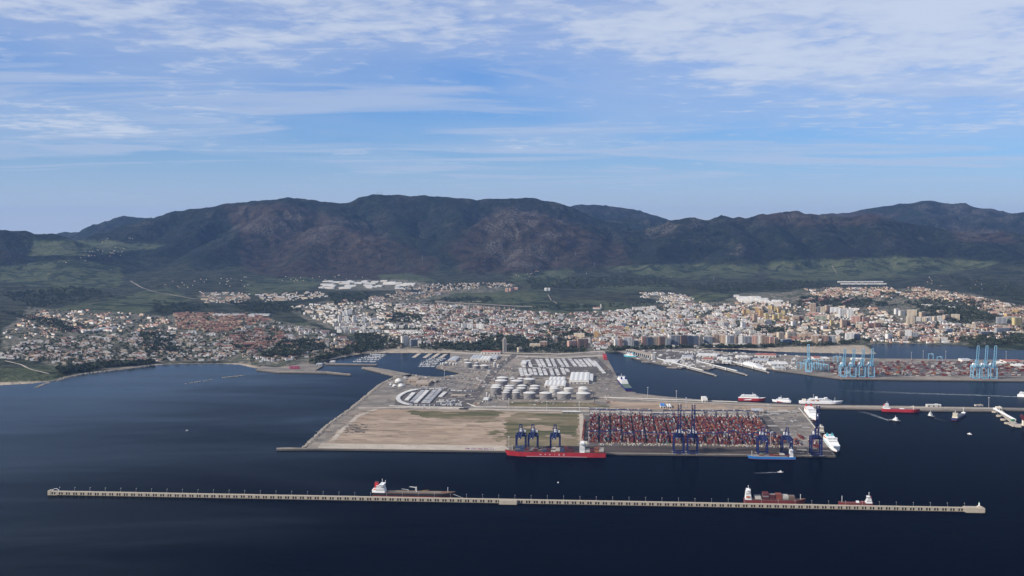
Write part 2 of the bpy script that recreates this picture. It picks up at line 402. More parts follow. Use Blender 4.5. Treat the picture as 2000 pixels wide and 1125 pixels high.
FIELDS = [
    [(60, 612), (200, 585), (330, 560), (380, 585), (300, 600), (270, 615), (160, 612)], [(0, 520), (140, 505), (230, 520), (240, 560), (120, 570), (0, 548)], [(60, 468), (200, 470), (330, 480), (160, 500), (60, 500)],
    [(480, 548), (620, 540), (620, 560), (580, 580), (480, 576)], [(740, 536), (800, 533), (860, 550), (740, 552)],
    [(1000, 535), (1120, 530), (1110, 555), (1000, 556)], [(1000, 592), (1150, 585), (1260, 598), (1100, 616), (1000, 604)], [(1160, 600), (1290, 590), (1280, 606), (1190, 610)],
    [(1180, 520), (1350, 515), (1500, 518), (1460, 545), (1250, 540)], [(1160, 560), (1300, 550), (1320, 566), (1200, 572)], [(1280, 576), (1440, 570), (1400, 590), (1320, 592)],
    [(1500, 510), (1760, 500), (1960, 512), (1850, 535), (1700, 545), (1560, 552), (1500, 540)], [(100, 640), (160, 650), (140, 672)], [(340, 655), (390, 650), (380, 690), (330, 690)], [(0, 720), (110, 712), (115, 745), (0, 750)], [(870, 562), (1080, 568), (1060, 595), (880, 590)],
    [(1900, 672), (2000, 668), (2000, 690), (1930, 682)], [(520, 630), (600, 628), (610, 655), (540, 648)], [(1780, 605), (1900, 602), (1930, 622), (1820, 630)],
]
BURN = [[(440, 400), (560, 398), (680, 430), (860, 510), (830, 545), (560, 545), (480, 530), (470, 470)], [(880, 480), (960, 410), (1080, 420), (1200, 470), (1240, 520), (1000, 535), (900, 530)], [(1840, 440), (1960, 452), (2000, 480), (1880, 470)], [(1460, 410), (1760, 415), (1700, 440), (1500, 440)]]
SAND = [[(640, 702), (690, 688), (740, 682), (880, 684), (940, 690), (880, 694), (740, 692), (660, 704)], [(1500, 678), (1690, 674), (1715, 693), (1640, 693), (1500, 688)], [(1370, 679), (1500, 681), (1500, 687), (1370, 684)], [(180, 722), (300, 711), (470, 709), (540, 722), (480, 718), (300, 716)], [(-50, 748), (100, 744), (110, 749), (-50, 758)]]
mU = px_mask(URBAN); mF = px_mask(FIELDS)&~mU; mB = px_mask(BURN)
mS = np.zeros(TX.shape, bool)
for p in SAND: mS |= in_poly(PX, PY, p)
gz, gx = np.gradient(TZ); slope = np.hypot(gz/np.gradient(TY)[0].clip(1), gx/(TX[:, 1:2]-TX[:, :1]))
rockn = fbm(TX/170, TY/170, 5, 120); ROCKP = [[(440, 440), (500, 412), (560, 402), (600, 420), (580, 450), (500, 460)], [(600, 470), (620, 440), (660, 418), (690, 436), (650, 450), (625, 480)], [(940, 430), (990, 408), (1060, 416), (1120, 430), (1110, 470), (1060, 480), (1090, 520), (1000, 530), (950, 490)], [(1340, 416), (1380, 416), (1375, 445), (1345, 448)], [(1500, 410), (1560, 408), (1640, 420), (1600, 436), (1510, 430)], [(1760, 392), (1850, 390), (1960, 412), (2000, 415), (2000, 440), (1900, 430), (1800, 415)], [(1260, 440), (1330, 430), (1320, 470), (1260, 466)], [(1840, 440), (1920, 450), (1960, 470), (1860, 468)], [(1420, 470), (1460, 478), (1450, 500), (1425, 498)]]
rock = np.clip((rockn-.585)*10, 0, 1)*np.clip((TZ-260)/200, 0, 1)*.5
rock = np.maximum(rock, blur(px_mask(ROCKP), 3)*np.clip((rockn-.43)*8, 0, 1))
idx = np.arange(NU*ND).reshape(ND, NU)
quads = np.stack([idx[:-1, :-1], idx[:-1, 1:], idx[1:, 1:], idx[1:, :-1]], -1).reshape(-1, 4)
keep = TZ.ravel()[quads].max(1) > -7.5
quads = quads[keep]
cov = np.stack([blur(mU, 1).ravel(), blur(mF, 1).ravel(), blur(mB, 6).ravel()], 1)
cov2 = np.stack([blur(mS, 1).ravel(), blur(rock, 1).ravel(), np.clip(TZ.ravel()/900, 0, 1)], 1)
def terrain_mat():
    m = bpy.data.materials.new('hill_ground'); m.use_nodes = True; t = NT(m.node_tree); t.n.clear()
    pos = t.node('ShaderNodeNewGeometry').outputs['Position']
    a1 = t.node('ShaderNodeAttribute', _attribute_name='cover'); s1 = t.node('ShaderNodeSeparateColor', Color=a1.outputs[0])
    a2 = t.node('ShaderNodeAttribute', _attribute_name='cover2'); s2 = t.node('ShaderNodeSeparateColor', Color=a2.outputs[0])
    n1 = t.noise(pos, 0.0022, 6, 0.62); n2 = t.noise(pos, 0.011, 5, 0.62); n3 = t.noise(pos, 0.045, 4, 0.6)
    scrub = t.mix(t.maprange(n2, .35, .68, 0, 1, True), (0.004, 0.0065, 0.004), (0.016, 0.021, 0.012))  # mountain scrub set extra dark, cloud shade is put into its colour
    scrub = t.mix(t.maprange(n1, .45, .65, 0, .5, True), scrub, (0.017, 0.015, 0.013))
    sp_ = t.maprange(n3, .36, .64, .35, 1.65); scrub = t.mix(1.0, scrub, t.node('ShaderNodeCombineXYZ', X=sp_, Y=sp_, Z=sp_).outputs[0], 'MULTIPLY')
    low = t.maprange(s2.outputs[2], .10, .30, 1, 0, True)
    lowscrub = t.mix(t.maprange(n2, .38, .62, 0, 1, True), (0.018, 0.023, 0.015), (0.055, 0.058, 0.037))
    scrub = t.mix(t.math('MULTIPLY', low, .85), scrub, lowscrub)
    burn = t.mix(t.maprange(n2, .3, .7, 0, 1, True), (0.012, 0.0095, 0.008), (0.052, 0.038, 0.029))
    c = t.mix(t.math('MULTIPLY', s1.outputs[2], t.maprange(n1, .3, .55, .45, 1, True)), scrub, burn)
    field = t.mix(t.maprange(n2, .35, .65, 0, 1, True), (0.046, 0.058, 0.030), (0.080, 0.088, 0.048))
    field = t.mix(t.maprange(n1, .55, .62, 0, .8, True), field, (0.014, 0.020, 0.013))
    n4 = t.noise(pos, 0.0058, 5, .66, .8); hedge = t.maprange(n4, .535, .575, 0, .9, True)
    field = t.mix(hedge, field, (0.018, 0.025, 0.015))
    c = t.mix(s1.outputs[1], c, field)
    rk = t.mix(n3, (0.04, 0.035, 0.03), (0.14, 0.122, 0.104))
    rm = t.math('MULTIPLY', s2.outputs[1], t.maprange(n3, .42, .60, 0, .9, True))
    c = t.mix(rm, c, rk)
    urb = t.mix(t.maprange(n3, .40, .60, 0, 1, True), (0.060, 0.066, 0.042), (0.20, 0.175, 0.145))
    urb = t.mix(t.maprange(n2, .50, .62, 0, .8, True), urb, (0.045, 0.058, 0.030))
    c = t.mix(s1.outputs[0], c, urb)
    sand = t.mix(n2, (0.30, 0.245, 0.185), (0.42, 0.35, 0.27))
    c = t.mix(s2.outputs[0], c, sand)
    nb = t.node('ShaderNodeBump', Strength=1.0, Distance=26.0, Height=t.math('ADD', t.math('MULTIPLY', n2, 1.2), t.math('MULTIPLY', n3, .5)))
    p = t.node('ShaderNodeBsdfPrincipled', Base_Color=c, Roughness=0.95, Normal=nb.outputs[0]); p.inputs['Specular IOR Level'].default_value = 0.05
    t.l.new(p.outputs[0], t.node('ShaderNodeOutputMaterial').inputs[0]); return m
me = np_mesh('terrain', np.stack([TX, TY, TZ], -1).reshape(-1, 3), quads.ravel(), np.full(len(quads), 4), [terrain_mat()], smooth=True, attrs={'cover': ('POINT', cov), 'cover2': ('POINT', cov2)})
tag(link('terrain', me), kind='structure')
# ================================================================== WATER
def water_mat():
    m = bpy.data.materials.new('sea_water'); m.use_nodes = True; t = NT(m.node_tree); t.n.clear()
    pos = t.node('ShaderNodeNewGeometry').outputs['Position']
    sw = t.noise(t.vmath('MULTIPLY', pos, (0.9, 1.0, 1)), 0.05, 5, 0.62, 0.4)
    w2 = t.noise(t.vmath('MULTIPLY', pos, (0.6, 1.0, 1)), 0.011, 4, 0.6, 0.6)
    calm = t.noise(t.vmath('MULTIPLY', pos, (0.35, 1.0, 1)), 0.0016, 5, 0.6, 1.2)
    ht = t.math('ADD', t.math('MULTIPLY', sw, 1.0), t.math('MULTIPLY', w2, 1.5))
    nrm = t.node('ShaderNodeBump', Strength=0.20, Distance=1.0, Height=ht).outputs[0]
    # ruffled open water shows the viewer mostly wave faces: reflection falls off fast away from grazing.
    # the sheltered bay (west, -x) is smoother than the open side
    sp = t.node('ShaderNodeSeparateXYZ', Vector=pos)
    shelter = t.maprange(t.math('ADD', sp.outputs[0], t.math('MULTIPLY', t.math('SUBTRACT', calm, .5), 2600)), -1500, 500, 1, 0, True)
    streak = t.noise(t.vmath('MULTIPLY', pos, (0.16, 1.0, 1)), 0.0075, 6, 0.66, 0.9)
    patch = t.noise(t.vmath('MULTIPLY', pos, (0.45, 1.0, 1)), 0.0032, 4, 0.6, 1.0)
    rip = t.math('ADD', t.math('MULTIPLY', t.math('SUBTRACT', streak, .5), 3.2), t.math('MULTIPLY', t.math('SUBTRACT', patch, .5), 1.6))
    basin = t.maprange(sp.outputs[1], 3500, 4300, 0, 1, True)      # enclosed water behind the port is calmer
    ex = t.math('ADD', t.math('SUBTRACT', 20.5, t.math('MULTIPLY', t.math('MAXIMUM', shelter, t.math('MULTIPLY', basin, .5)), 10.0)), rip)
    face = t.node('ShaderNodeLayerWeight', Blend=0.5, Normal=nrm).outputs['Facing']
    fr = t.math('ADD', t.math('POWER', face, ex), 0.002, clamp=True)
    body = t.node('ShaderNodeBsdfDiffuse', Color=t.mix(shelter, (0.0003, 0.0010, 0.0045), (0.0007, 0.0012, 0.0026)))
    gl = t.node('ShaderNodeBsdfGlossy', Color=(0.80, 0.93, 1.0), Roughness=t.maprange(calm, .35, .65, .16, .26), Normal=nrm)
    mx = t.node('ShaderNodeMixShader', Fac=fr); t.l.new(body.outputs[0], mx.inputs[1]); t.l.new(gl.outputs[0], mx.inputs[2])
    t.l.new(mx.outputs[0], t.node('ShaderNodeOutputMaterial').inputs[0]); return m
b = MB(); S = 38000
xs = [-S, -6000, 6000, S]; ys = [-S, -2000, 9000, S]
b.add([(x, y, 0) for y in ys for x in xs], [(j*4+i, j*4+i+1, (j+1)*4+i+1, (j+1)*4+i) for j in range(3) for i in range(3)])
tag(b.build('sea_water', water_mat()), kind='structure')
b = MB().add([(-S, -S, -14), (S, -S, -14), (S, S, -14), (-S, S, -14)], [(0, 1, 2, 3)])
tag(b.build('ground', mat('sea_bed', (0.06, 0.06, 0.05))), kind='structure')
# ================================================================== HAZE
def haze():
    m = bpy.data.materials.new('haze_air'); m.use_nodes = True; t = NT(m.node_tree); t.n.clear()
    v = t.node('ShaderNodeVolumePrincipled', Density=HAZE_D); v.inputs['Color'].default_value = (0.30, 0.53, 1.0, 1); v.inputs['Anisotropy'].default_value = 0.15
    t.l.new(v.outputs[0], t.node('ShaderNodeOutputMaterial').inputs['Volume'])
    b = MB().box(0, 0, -16, 2*S+2000, 2*S+2000, 16+HAZE_TOP)
    tag(b.build('haze', m), kind='stuff')
HAZE_D = 1.3e-5; HAZE_TOP = max(1010.0, float(TZ.max())+25)
haze()
# ================================================================== PORT GROUND
class Thing:
    def __init__(s, name, loc, rz=0.0, label=None, cat=None, group=None):
        s.o = empty(name, loc, rz, label, cat, group); s.tree = []; s.ix = {}
    def part(s, name, mb, m, parent=None, smooth=False):
        o = mb.build(name, m, parent or s.o, smooth) if isinstance(mb, MB) else link(name, mb, parent or s.o)
        if parent is None: s.tree.append((o, [])); s.ix[o] = len(s.tree)-1
        else: s.tree[s.ix[parent]][1].append(o)
        return o
    def copy(s, loc, rz, label=None, group=None, color=None): return copy_tree(s.o, s.tree, loc, rz, label, group, color)
PRZ = -0.0773                                  # the whole port is laid out on one grid, turned by this angle
EX = Vector((math.cos(PRZ), math.sin(PRZ), 0)); EY = Vector((-math.sin(PRZ), math.cos(PRZ), 0))
O0 = G(1180, 889, 0); QZ = 4.0
def L(u, v, z=QZ): p = O0+EX*u+EY*v; return Vector((p.x, p.y, z))
def uv(p): d = Vector((p[0]-O0.x, p[1]-O0.y, 0)); return d.dot(EX), d.dot(EY)
def ground_mat(name, c1, c2, c3, s=0.02, rough=0.92, streak=(1, 1, 1), th=(.58, .66)):
    m = bpy.data.materials.new(name); m.use_nodes = True; t = NT(m.node_tree); t.n.clear()
    pos = t.vmath('MULTIPLY', t.node('ShaderNodeNewGeometry').outputs['Position'], streak)
    n1 = t.noise(pos, s, 6, .62, .4); n2 = t.noise(pos, s*6, 5, .6); n3 = t.noise(pos, s*.3, 4, .6, .5)
    c = t.mix(t.maprange(n1, .36, .64, 0, 1, True), c1, c2)
    c = t.mix(t.math('MULTIPLY', t.maprange(n3, th[0], th[1], 0, .85, True), t.maprange(n2, .3, .6, .4, 1)), c, c3)
    f = t.maprange(n2, .25, .75, .8, 1.2); c = t.mix(1.0, c, t.node('ShaderNodeCombineXYZ', X=f, Y=f, Z=f).outputs[0], 'MULTIPLY')
    p = t.node('ShaderNodeBsdfPrincipled', Base_Color=c, Roughness=rough); p.inputs['Specular IOR Level'].default_value = 0.15
    t.l.new(p.outputs[0], t.node('ShaderNodeOutputMaterial').inputs[0]); MATS[name] = m; return m
M_PORT = ground_mat('port_paving', (0.135, 0.118, 0.10), (0.225, 0.195, 0.162), (0.27, 0.225, 0.175), .016, th=(.5, .62))
M_SAND = ground_mat('reclaimed_sand', (0.24, 0.18, 0.125), (0.36, 0.275, 0.20), (0.29, 0.19, 0.12), .012, streak=(.35, 1, 1), th=(.56, .70))
M_GRASS = ground_mat('rough_grass', (0.055, 0.060, 0.024), (0.14, 0.115, 0.060), (0.22, 0.17, 0.105), .016, streak=(.4, 1, 1), th=(.48, .60))
M_CONC = ground_mat('pale_concrete', (0.36, 0.31, 0.25), (0.43, 0.37, 0.30), (0.28, 0.24, 0.19), .03)
M_ASPH = ground_mat('asphalt', (0.075, 0.067, 0.06), (0.115, 0.10, 0.09), (0.15, 0.13, 0.112), .03)
M_APRON = ground_mat('quay_apron', (0.042, 0.032, 0.027), (0.072, 0.055, 0.045), (0.035, 0.027, 0.023), .02, streak=(.3, 1, 1))
M_WALL = mat('quay_wall', (0.10, 0.085, 0.07), .9, .3, .2, coords='World')
M_ROCK = mat('rubble_rock', (0.30, 0.26, 0.215), .9, .45, .25, coords='World')
PORT_A = [(540, 874.5), (560, 873.5), (598, 874.5), (640, 833), (692, 795.5), (745, 751), (772, 738), (785, 733.5), (805, 731), (838, 735.5), (865, 735.5), (893, 731), (899, 728), (880, 724), (851, 718), (853, 714), (864, 709), (878, 700), (880, 686), (1000, 684), (1180, 684), (1184, 692), (1188, 703), (1198, 722), (1206, 737), (1219, 760), (1223, 765), (1240, 765.5), (1243, 768), (1300, 774.5), (1380, 781.5), (1440, 784.5), (1510, 788), (1560, 789.5), (1650, 791), (1750, 792.5), (1960, 796), (2200, 800), (2200, 804.5), (1963, 800.5), (1945, 802.5), (1800, 801.5), (1650, 797.5), (1567, 796.5), (1632, 890.5), (1180, 885.5), (985, 881), (620, 876.5), (540, 877.5)]
PORT_B = [(1195, 682), (1222, 690), (1237, 699), (1280, 709), (1330, 719), (1350, 716), (1385, 721), (1398, 718), (1370, 710), (1420, 709), (1436, 712), (1450, 708), (1500, 720), (1520, 723), (1620, 736.5), (1645, 739.5), (1780, 741.5), (2300, 747), (2300, 704), (2000, 703), (1900, 702), (1715, 700), (1600, 696), (1500, 692), (1420, 688), (1362, 681), (1300, 678)]
PORT_C = [(500, 722), (545, 727), (600, 727.5), (640, 728.5), (684, 732), (686, 730.5), (640, 725), (615, 724), (633, 713), (560, 706), (520, 708)]
PORT_D = [(708, 717.5), (722, 716), (760, 722), (800, 730), (805, 734), (788, 739), (755, 730), (712, 720)]
PORT_E = [(632, 707), (637, 711.5), (735, 712.5), (738, 711), (640, 709)]
def land(name, px, m, z=QZ, kind='structure'):
    poly = [G(a, b_, z)[:2] for a, b_ in px]; b = MB().prism(poly, -9, z, bottom=False)
    me = b.mesh(name, m, M_WALL)
    bm = bmesh.new(); bm.from_mesh(me)
    for f in bm.faces: f.material_index = 0 if f.normal.z > .5 else 1
    bmesh.ops.triangulate(bm, faces=[f for f in bm.faces if len(f.verts) > 4]); bm.to_mesh(me); bm.free()
    return tag(link(name, me), kind=kind)
for nm, px in (('port_ground', PORT_A), ('ferry_quay', PORT_B), ('harbour_platform', PORT_C), ('marina_mole', PORT_D), ('marina_quay', PORT_E)): land(nm, px, M_PORT)
def sheet(name, px, m, dz=0.1, kind='structure', z=QZ, rag=0.0):
    poly = [G(a, b_, z) for a, b_ in px]
    if rag:                                     # worn, uneven edge
        q = []; rr = random.Random(len(px)*7+int(px[0][0]))
        for i in range(len(poly)):
            a, b_ = poly[i], poly[(i+1) % len(poly)]; d = b_-a; n = max(1, int(d.length/9)); nn = Vector((-d.y, d.x, 0)).normalized(); o = 0
            for k in range(n): o = o*.6+rr.uniform(-1, 1)*rag; q.append(a+d*(k/n)+nn*o)
        poly = q
    b = MB().add([(p.x, p.y, z+dz) for p in poly], [tuple(range(len(poly)))])
    me = b.mesh(name, m); bm = bmesh.new(); bm.from_mesh(me)
    bmesh.ops.triangulate(bm, faces=bm.faces[:]); bmesh.ops.recalc_face_normals(bm, faces=bm.faces[:])
    for f in bm.faces:
        if f.normal.z < 0: f.normal_flip()
    bm.to_mesh(me); bm.free(); return tag(link(name, me), kind=kind)
def strip(name, pts, width, m, dz=0.2, z=QZ, kind='structure', close=False):
    P = [G(a, b_, z) for a, b_ in pts]; v = []; n = len(P)
    for i in range(n):
        d = (P[min(i+1, n-1)]-P[max(i-1, 0)]).normalized(); q = Vector((-d.y, d.x, 0))*width/2
        v += [(P[i].x-q.x, P[i].y-q.y, z+dz), (P[i].x+q.x, P[i].y+q.y, z+dz)]
    b = MB().add(v, [(2*i, 2*i+2, 2*i+3, 2*i+1) for i in range(n-1)]); return tag(b.build(name, m), kind=kind)
sheet('bare_sand', [(640, 862), (700, 806), (735, 799), (1135, 806), (1135, 868), (985, 872), (630, 868)], M_SAND, rag=5)
sheet('rough_grass', [(985, 820), (1010, 806), (1128, 808), (1130, 869), (1040, 872), (985, 870)], M_GRASS, .2, rag=7)
sheet('scrub_patch', [(786, 802), (840, 803), (905, 805), (935, 800), (990, 806), (960, 817), (890, 819), (835, 816), (800, 808)], M_GRASS, .3, rag=9)
for k, (x, y, w_, h_) in enumerate([(720, 804, 20, 1.5), (950, 822, 34, 5), (965, 845, 22, 5), (975, 858, 16, 5), (1060, 836, 44, 6), (1100, 852, 36, 6), (1030, 818, 36, 4)]):
    sheet('scrub_patch' if k < 4 else 'bare_earth', [(x+w_*math.cos(a)*(.7+.3*math.sin(3*a+k)), y+h_*math.sin(a)*(.7+.3*math.cos(2*a+k))) for a in [i*math.pi/9 for i in range(18)]], M_GRASS if k < 4 else M_SAND, .32+.02*k, rag=4)
sheet('pale_quay', [(628, 866), (985, 870.5), (1000, 880.5), (620, 875.5)], M_CONC, .3)
sheet('quay_apron', [(1000, 871), (1140, 871), (1620, 874), (1628, 888.5), (1180, 883.5), (1000, 879)], M_APRON, .3)
sheet('container_yard', [(1142, 812), (1500, 812), (1560, 877), (1136, 873)], M_ASPH, .2)
sheet('truck_park', [(770, 793), (772, 780), (790, 768), (820, 758), (935, 761), (912, 794)], M_ASPH, .2)
sheet('trailer_park', [(1040, 699), (1166, 697), (1192, 722), (1200, 737), (1110, 735), (1010, 736)], M_ASPH, .2)
sheet('dry_grass', [(995, 785), (1160, 787), (1190, 795), (990, 796)], M_GRASS, .2, rag=5)
sheet('sand_strip', [(1190, 783), (1430, 791), (1560, 796), (1540, 801), (1190, 800)], M_SAND, .15, rag=5)
sheet('container_yard', [(1560, 705), (2100, 712), (2100, 735), (1660, 733), (1590, 725)], M_ASPH, .2)
sheet('pale_quay', [(1255, 684), (1500, 696), (1500, 712), (1300, 706)], M_ASPH, .2)
strip('road', [(700, 797), (790, 796), (900, 799), (1000, 801), (1130, 803), (1300, 806), (1560, 803)], 26, M_CONC, .35)
strip('road', [(905, 800), (912, 790), (935, 765), (955, 738), (975, 715), (1000, 697), (1010, 690)], 30, M_ASPH, .35)
strip('road', [(1170, 776), (1220, 779), (1300, 784), (1430, 789), (1560, 793), (1700, 795), (1950, 798)], 16, M_CONC, .4)
strip('road', [(880, 688), (1000, 695), (1090, 699), (1180, 694)], 40, M_CONC, .3)
strip('dirt_track', [(648, 862), (668, 840), (700, 812), (735, 799)], 14, M_CONC, .3)
strip('dirt_track', [(1135, 806), (1136, 830), (1137, 870)], 12, M_CONC, .35)
for k in range(6):                                # low white walls and kerbs between the plots
    a = [[(760, 793), (905, 797), (930, 795)], [(930, 795), (1150, 796.5)], [(1180, 776), (1440, 785)], [(1560, 797), (1600, 845)], [(800, 760), (870, 757.5)], [(912, 788), (930, 795)]][k]
    P = [G(x, y, QZ) for x, y in a]; b = MB()
    for p, q in zip(P[:-1], P[1:]): b.beam((p.x, p.y, QZ+.9), (q.x, q.y, QZ+.9), 1.0, 1.8)
    tag(b.build('boundary_wall', mat('white_wall', (0.62, 0.59, 0.54), .8, .15, .1, coords='World')), ['low white boundary wall in front of the curved truck park', 'low white wall along the road below the storage tanks', 'pale parapet wall along the pier root beside the passenger ferries', 'pale crash barrier along the quay edge beside the red funnelled ferry', 'low white wall between the truck park and the car park', 'short white kerb wall curving past the roundabout'][k], 'wall')
# rubble armour along the outer edges
def rubble(name, pts, wid, n, zt=4.5, seed=1):
    rg = np.random.default_rng(seed); P = np.array([G(a, b_, 0)[:2] for a, b_ in pts]); seg = np.diff(P, axis=0); ln = np.hypot(*seg.T); cum = np.concatenate(([0], np.cumsum(ln)))
    b = MB()
    for i in range(n):
        s = rg.uniform(0, cum[-1]); k = min(np.searchsorted(cum, s)-1, len(ln)-1); k = max(k, 0); t = (s-cum[k])/ln[k]
        q = P[k]+seg[k]*t; nrm = np.array([-seg[k][1], seg[k][0]])/ln[k]; o = rg.uniform(-.5, .5); q = q+nrm*o*wid; r = rg.uniform(1.3, 3.0)
        z = zt*(1-abs(o)*1.7)-1+rg.uniform(-.6, .6)
        b.box(q[0], q[1], z-r*.3, r*rg.uniform(1, 1.8), r*rg.uniform(1, 1.8), r*1.2, rg.uniform(0, 3), top=(.6, .7))
    return tag(b.build(name, M_ROCK), kind='stuff')
rubble('rubble_armour', [(598, 876), (640, 835), (692, 797), (745, 752.5), (772, 739), (786, 737)], 26, 1700, 6.5, 1)
rubble('rubble_armour', [(545, 728), (600, 728.5), (640, 729.5), (684, 732.5)], 14, 500, 4.5, 2)
rubble('rubble_armour', [(708, 719), (755, 731), (788, 740)], 16, 500, 5, 3)
rubble('rubble_shore', [(104, 745), (125, 738), (160, 731), (225, 723), (290, 715)], 24, 500, 3, 4)
rubble('reef_rocks', [(70, 757), (84, 751), (96, 747)], 14, 90, 1.4, 5); rubble('reef_rocks', [(432, 738), (480, 733)], 10, 60, .9, 6); rubble('reef_rocks', [(360, 750), (420, 741)], 10, 40, .9, 7)
# ================================================================== DETACHED BREAKWATER
BA = G(94, 967, 0); BB = G(1923, 1000.5, 0); bd = (BB-BA); BL = bd.length; bd.normalize(); BRZ = math.atan2(bd.y, bd.x); bn = Vector((-bd.y, bd.x, 0))
M_BW = mat('breakwater_concrete', (0.42, 0.36, 0.28), .9, .38, .06, coords='World', col2=(0.31, 0.265, 0.20))
M_SHADE = mat('painted_shade', (0.015, 0.014, 0.013), .9)
bw = Thing('breakwater', BA, BRZ, 'long detached concrete breakwater wall with paired openings along its face', 'breakwater')
NC = 60; CL = (BL-44)/NC
def caisson_mesh():
    b = MB(); H = 8.4; ow = 3.7; gaps = [CL*.5-8.2-2.8, CL*.5-8.2+2.8, CL*.5+8.2-2.8, CL*.5+8.2+2.8]
    b.box(CL/2, 6.8, -6, CL-.12, 3.4, H+6, c=2)                        # rear wall
    b.box(CL/2, 2.55, H-1.5, CL-.12, 5.1, 1.5); b.box(CL/2, 2.55, -6, CL-.12, 5.1, 7.4)
    e = [0.06]+sum([[g-ow/2, g+ow/2] for g in gaps], [])+[CL-.06]
    for i in range(0, len(e), 2): b.box((e[i]+e[i+1])/2, .75 if 0 < i < len(e)-2 else 2.55, 1.4, e[i+1]-e[i], 1.5 if 0 < i < len(e)-2 else 5.1, H-2.9)
    for g in gaps: b.add([(g-ow/2, 1.42, 1.38), (g+ow/2, 1.42, 1.38), (g+ow/2, 1.42, H-1.45), (g-ow/2, 1.42, H-1.45)], [(0, 1, 2, 3)], 1)  # flat dark quad across each opening, shade of the recess painted in its colour
    b.box(CL/2, 13.5, -6, CL-.12, 10.0, 9.2)                             # lower berth behind the wall
    return b.mesh('caisson', M_BW, M_SHADE, M_BW)
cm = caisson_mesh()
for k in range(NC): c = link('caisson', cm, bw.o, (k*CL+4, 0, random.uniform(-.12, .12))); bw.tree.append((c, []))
bw.part('foot_ledge', MB().box(BL/2, -.6, -6, BL-40, 1.4, 7.0), mat('weed_ledge', (0.045, 0.038, 0.028), .9, .3, .1, coords='World'))
ub = (G(992, 985, 0)-BA).dot(bd)
bw.part('buttress', MB().box(ub, -5, -6, 38, 10, 13.2).box(ub, -5, 7.2, 37, 9, 1.2), M_BW)
bw.part('roundhead', MB().box(BL-20, 6, -6, 40, 20, 14.6).box(BL-20, -5.5, -6, 36, 4, 9).box(BL-9, 7, 8.6, 10, 10, 3.4, top=(.5, .5)), M_BW)
bw.part('ramp_block', MB().box(2, 7, -6, 6, 15, 15.5), M_BW)
M_WHITE = mat('white_paint', (0.78, 0.77, 0.74), .5, .06, .3); M_STEEL = mat('grey_steel', (0.40, 0.40, 0.40), .5, .1, .5)
lb = Thing('harbour_beacon', BA+bd*(BL-9)+bn*7+Vector((0, 0, 11.9)), 0, 'small white beacon on the roundhead of the detached breakwater', 'beacon')
lb.part('tower', MB().cyl(0, 0, 0, 1.6, 6, 10, 1.1), M_WHITE); lb.part('lantern', MB().cyl(0, 0, 6, .8, 1.6, 8).cone_roof(0, 0, 7.6, 1.0, 1.0, 8), mat('green_lantern', (0.05, 0.25, 0.12), .4))
ar = Thing('arched_gantry', BA+bd*14+bn*7+Vector((0, 0, 8.3)), BRZ, 'small white arched frame standing on the breakwater end', 'gantry')
b = MB()
for i in range(8): a0, a1 = math.pi*i/8, math.pi*(i+1)/8; b.beam((-7*math.cos(a0), 0, 5*math.sin(a0)), (-7*math.cos(a1), 0, 5*math.sin(a1)), .7)
ar.part('arch', b, M_WHITE); ar.part('base_plate', MB().box(0, 0, -.3, 16, 2, .5), M_STEEL)
def lamp_post(h, label, group, arms=1, r=.3):
    t = Thing('lamp_post', (0, 0, 0), 0, label, 'lamp post', group)
    t.part('pole', MB().cyl(0, 0, 0, r*1.5, h, 6, r), M_STEEL); b = MB()
    if arms == 1: b.beam((0, 0, h), (0, 2.2, h+.3), .3); b.box(0, 2.4, h+.1, .8, 1.4, .4)
    else:
        b.cyl(0, 0, h-.3, 1.8, .4, 8)
        for i in range(6): b.box(2.0*math.cos(i*1.047), 2.0*math.sin(i*1.047), h-.7, .9, .9, .7)
    t.part('lamp_head', b, M_WHITE); return t
lp = lamp_post(7.5, 'thin grey lamp post on top of the detached breakwater', 'lamp posts along the detached breakwater', 1, .14)
for k in range(57):
    p = BA+bd*(22+k*(BL-60)/56)+bn*8.0+Vector((0, 0, 8.2))
    if k == 0: lp.o.location = p; lp.o.rotation_euler = (0, 0, BRZ)
    else: lp.copy(p, BRZ)
hm = lamp_post(34, 'tall floodlight mast standing in the port yards', 'floodlight masts in the port', 6, .5)
HM = [(868, 741), (994, 799), (1132, 806), (1150, 868), (1265, 776), (1321, 783), (1505, 870), (1931, 797), (1780, 703), (1803, 700), (1847, 701), (1965, 702), (1068, 805), (1500, 812), (1255, 864), (850, 757), (1010, 700), (1170, 702), (1340, 797), (955, 730), (1640, 700), (1600, 830), (994, 878)]
for k, (x, y) in enumerate(HM):
    p = G(x, y, QZ); p.z -= .1
    if k == 0: hm.o.location = p
    else: hm.copy(p, 0)

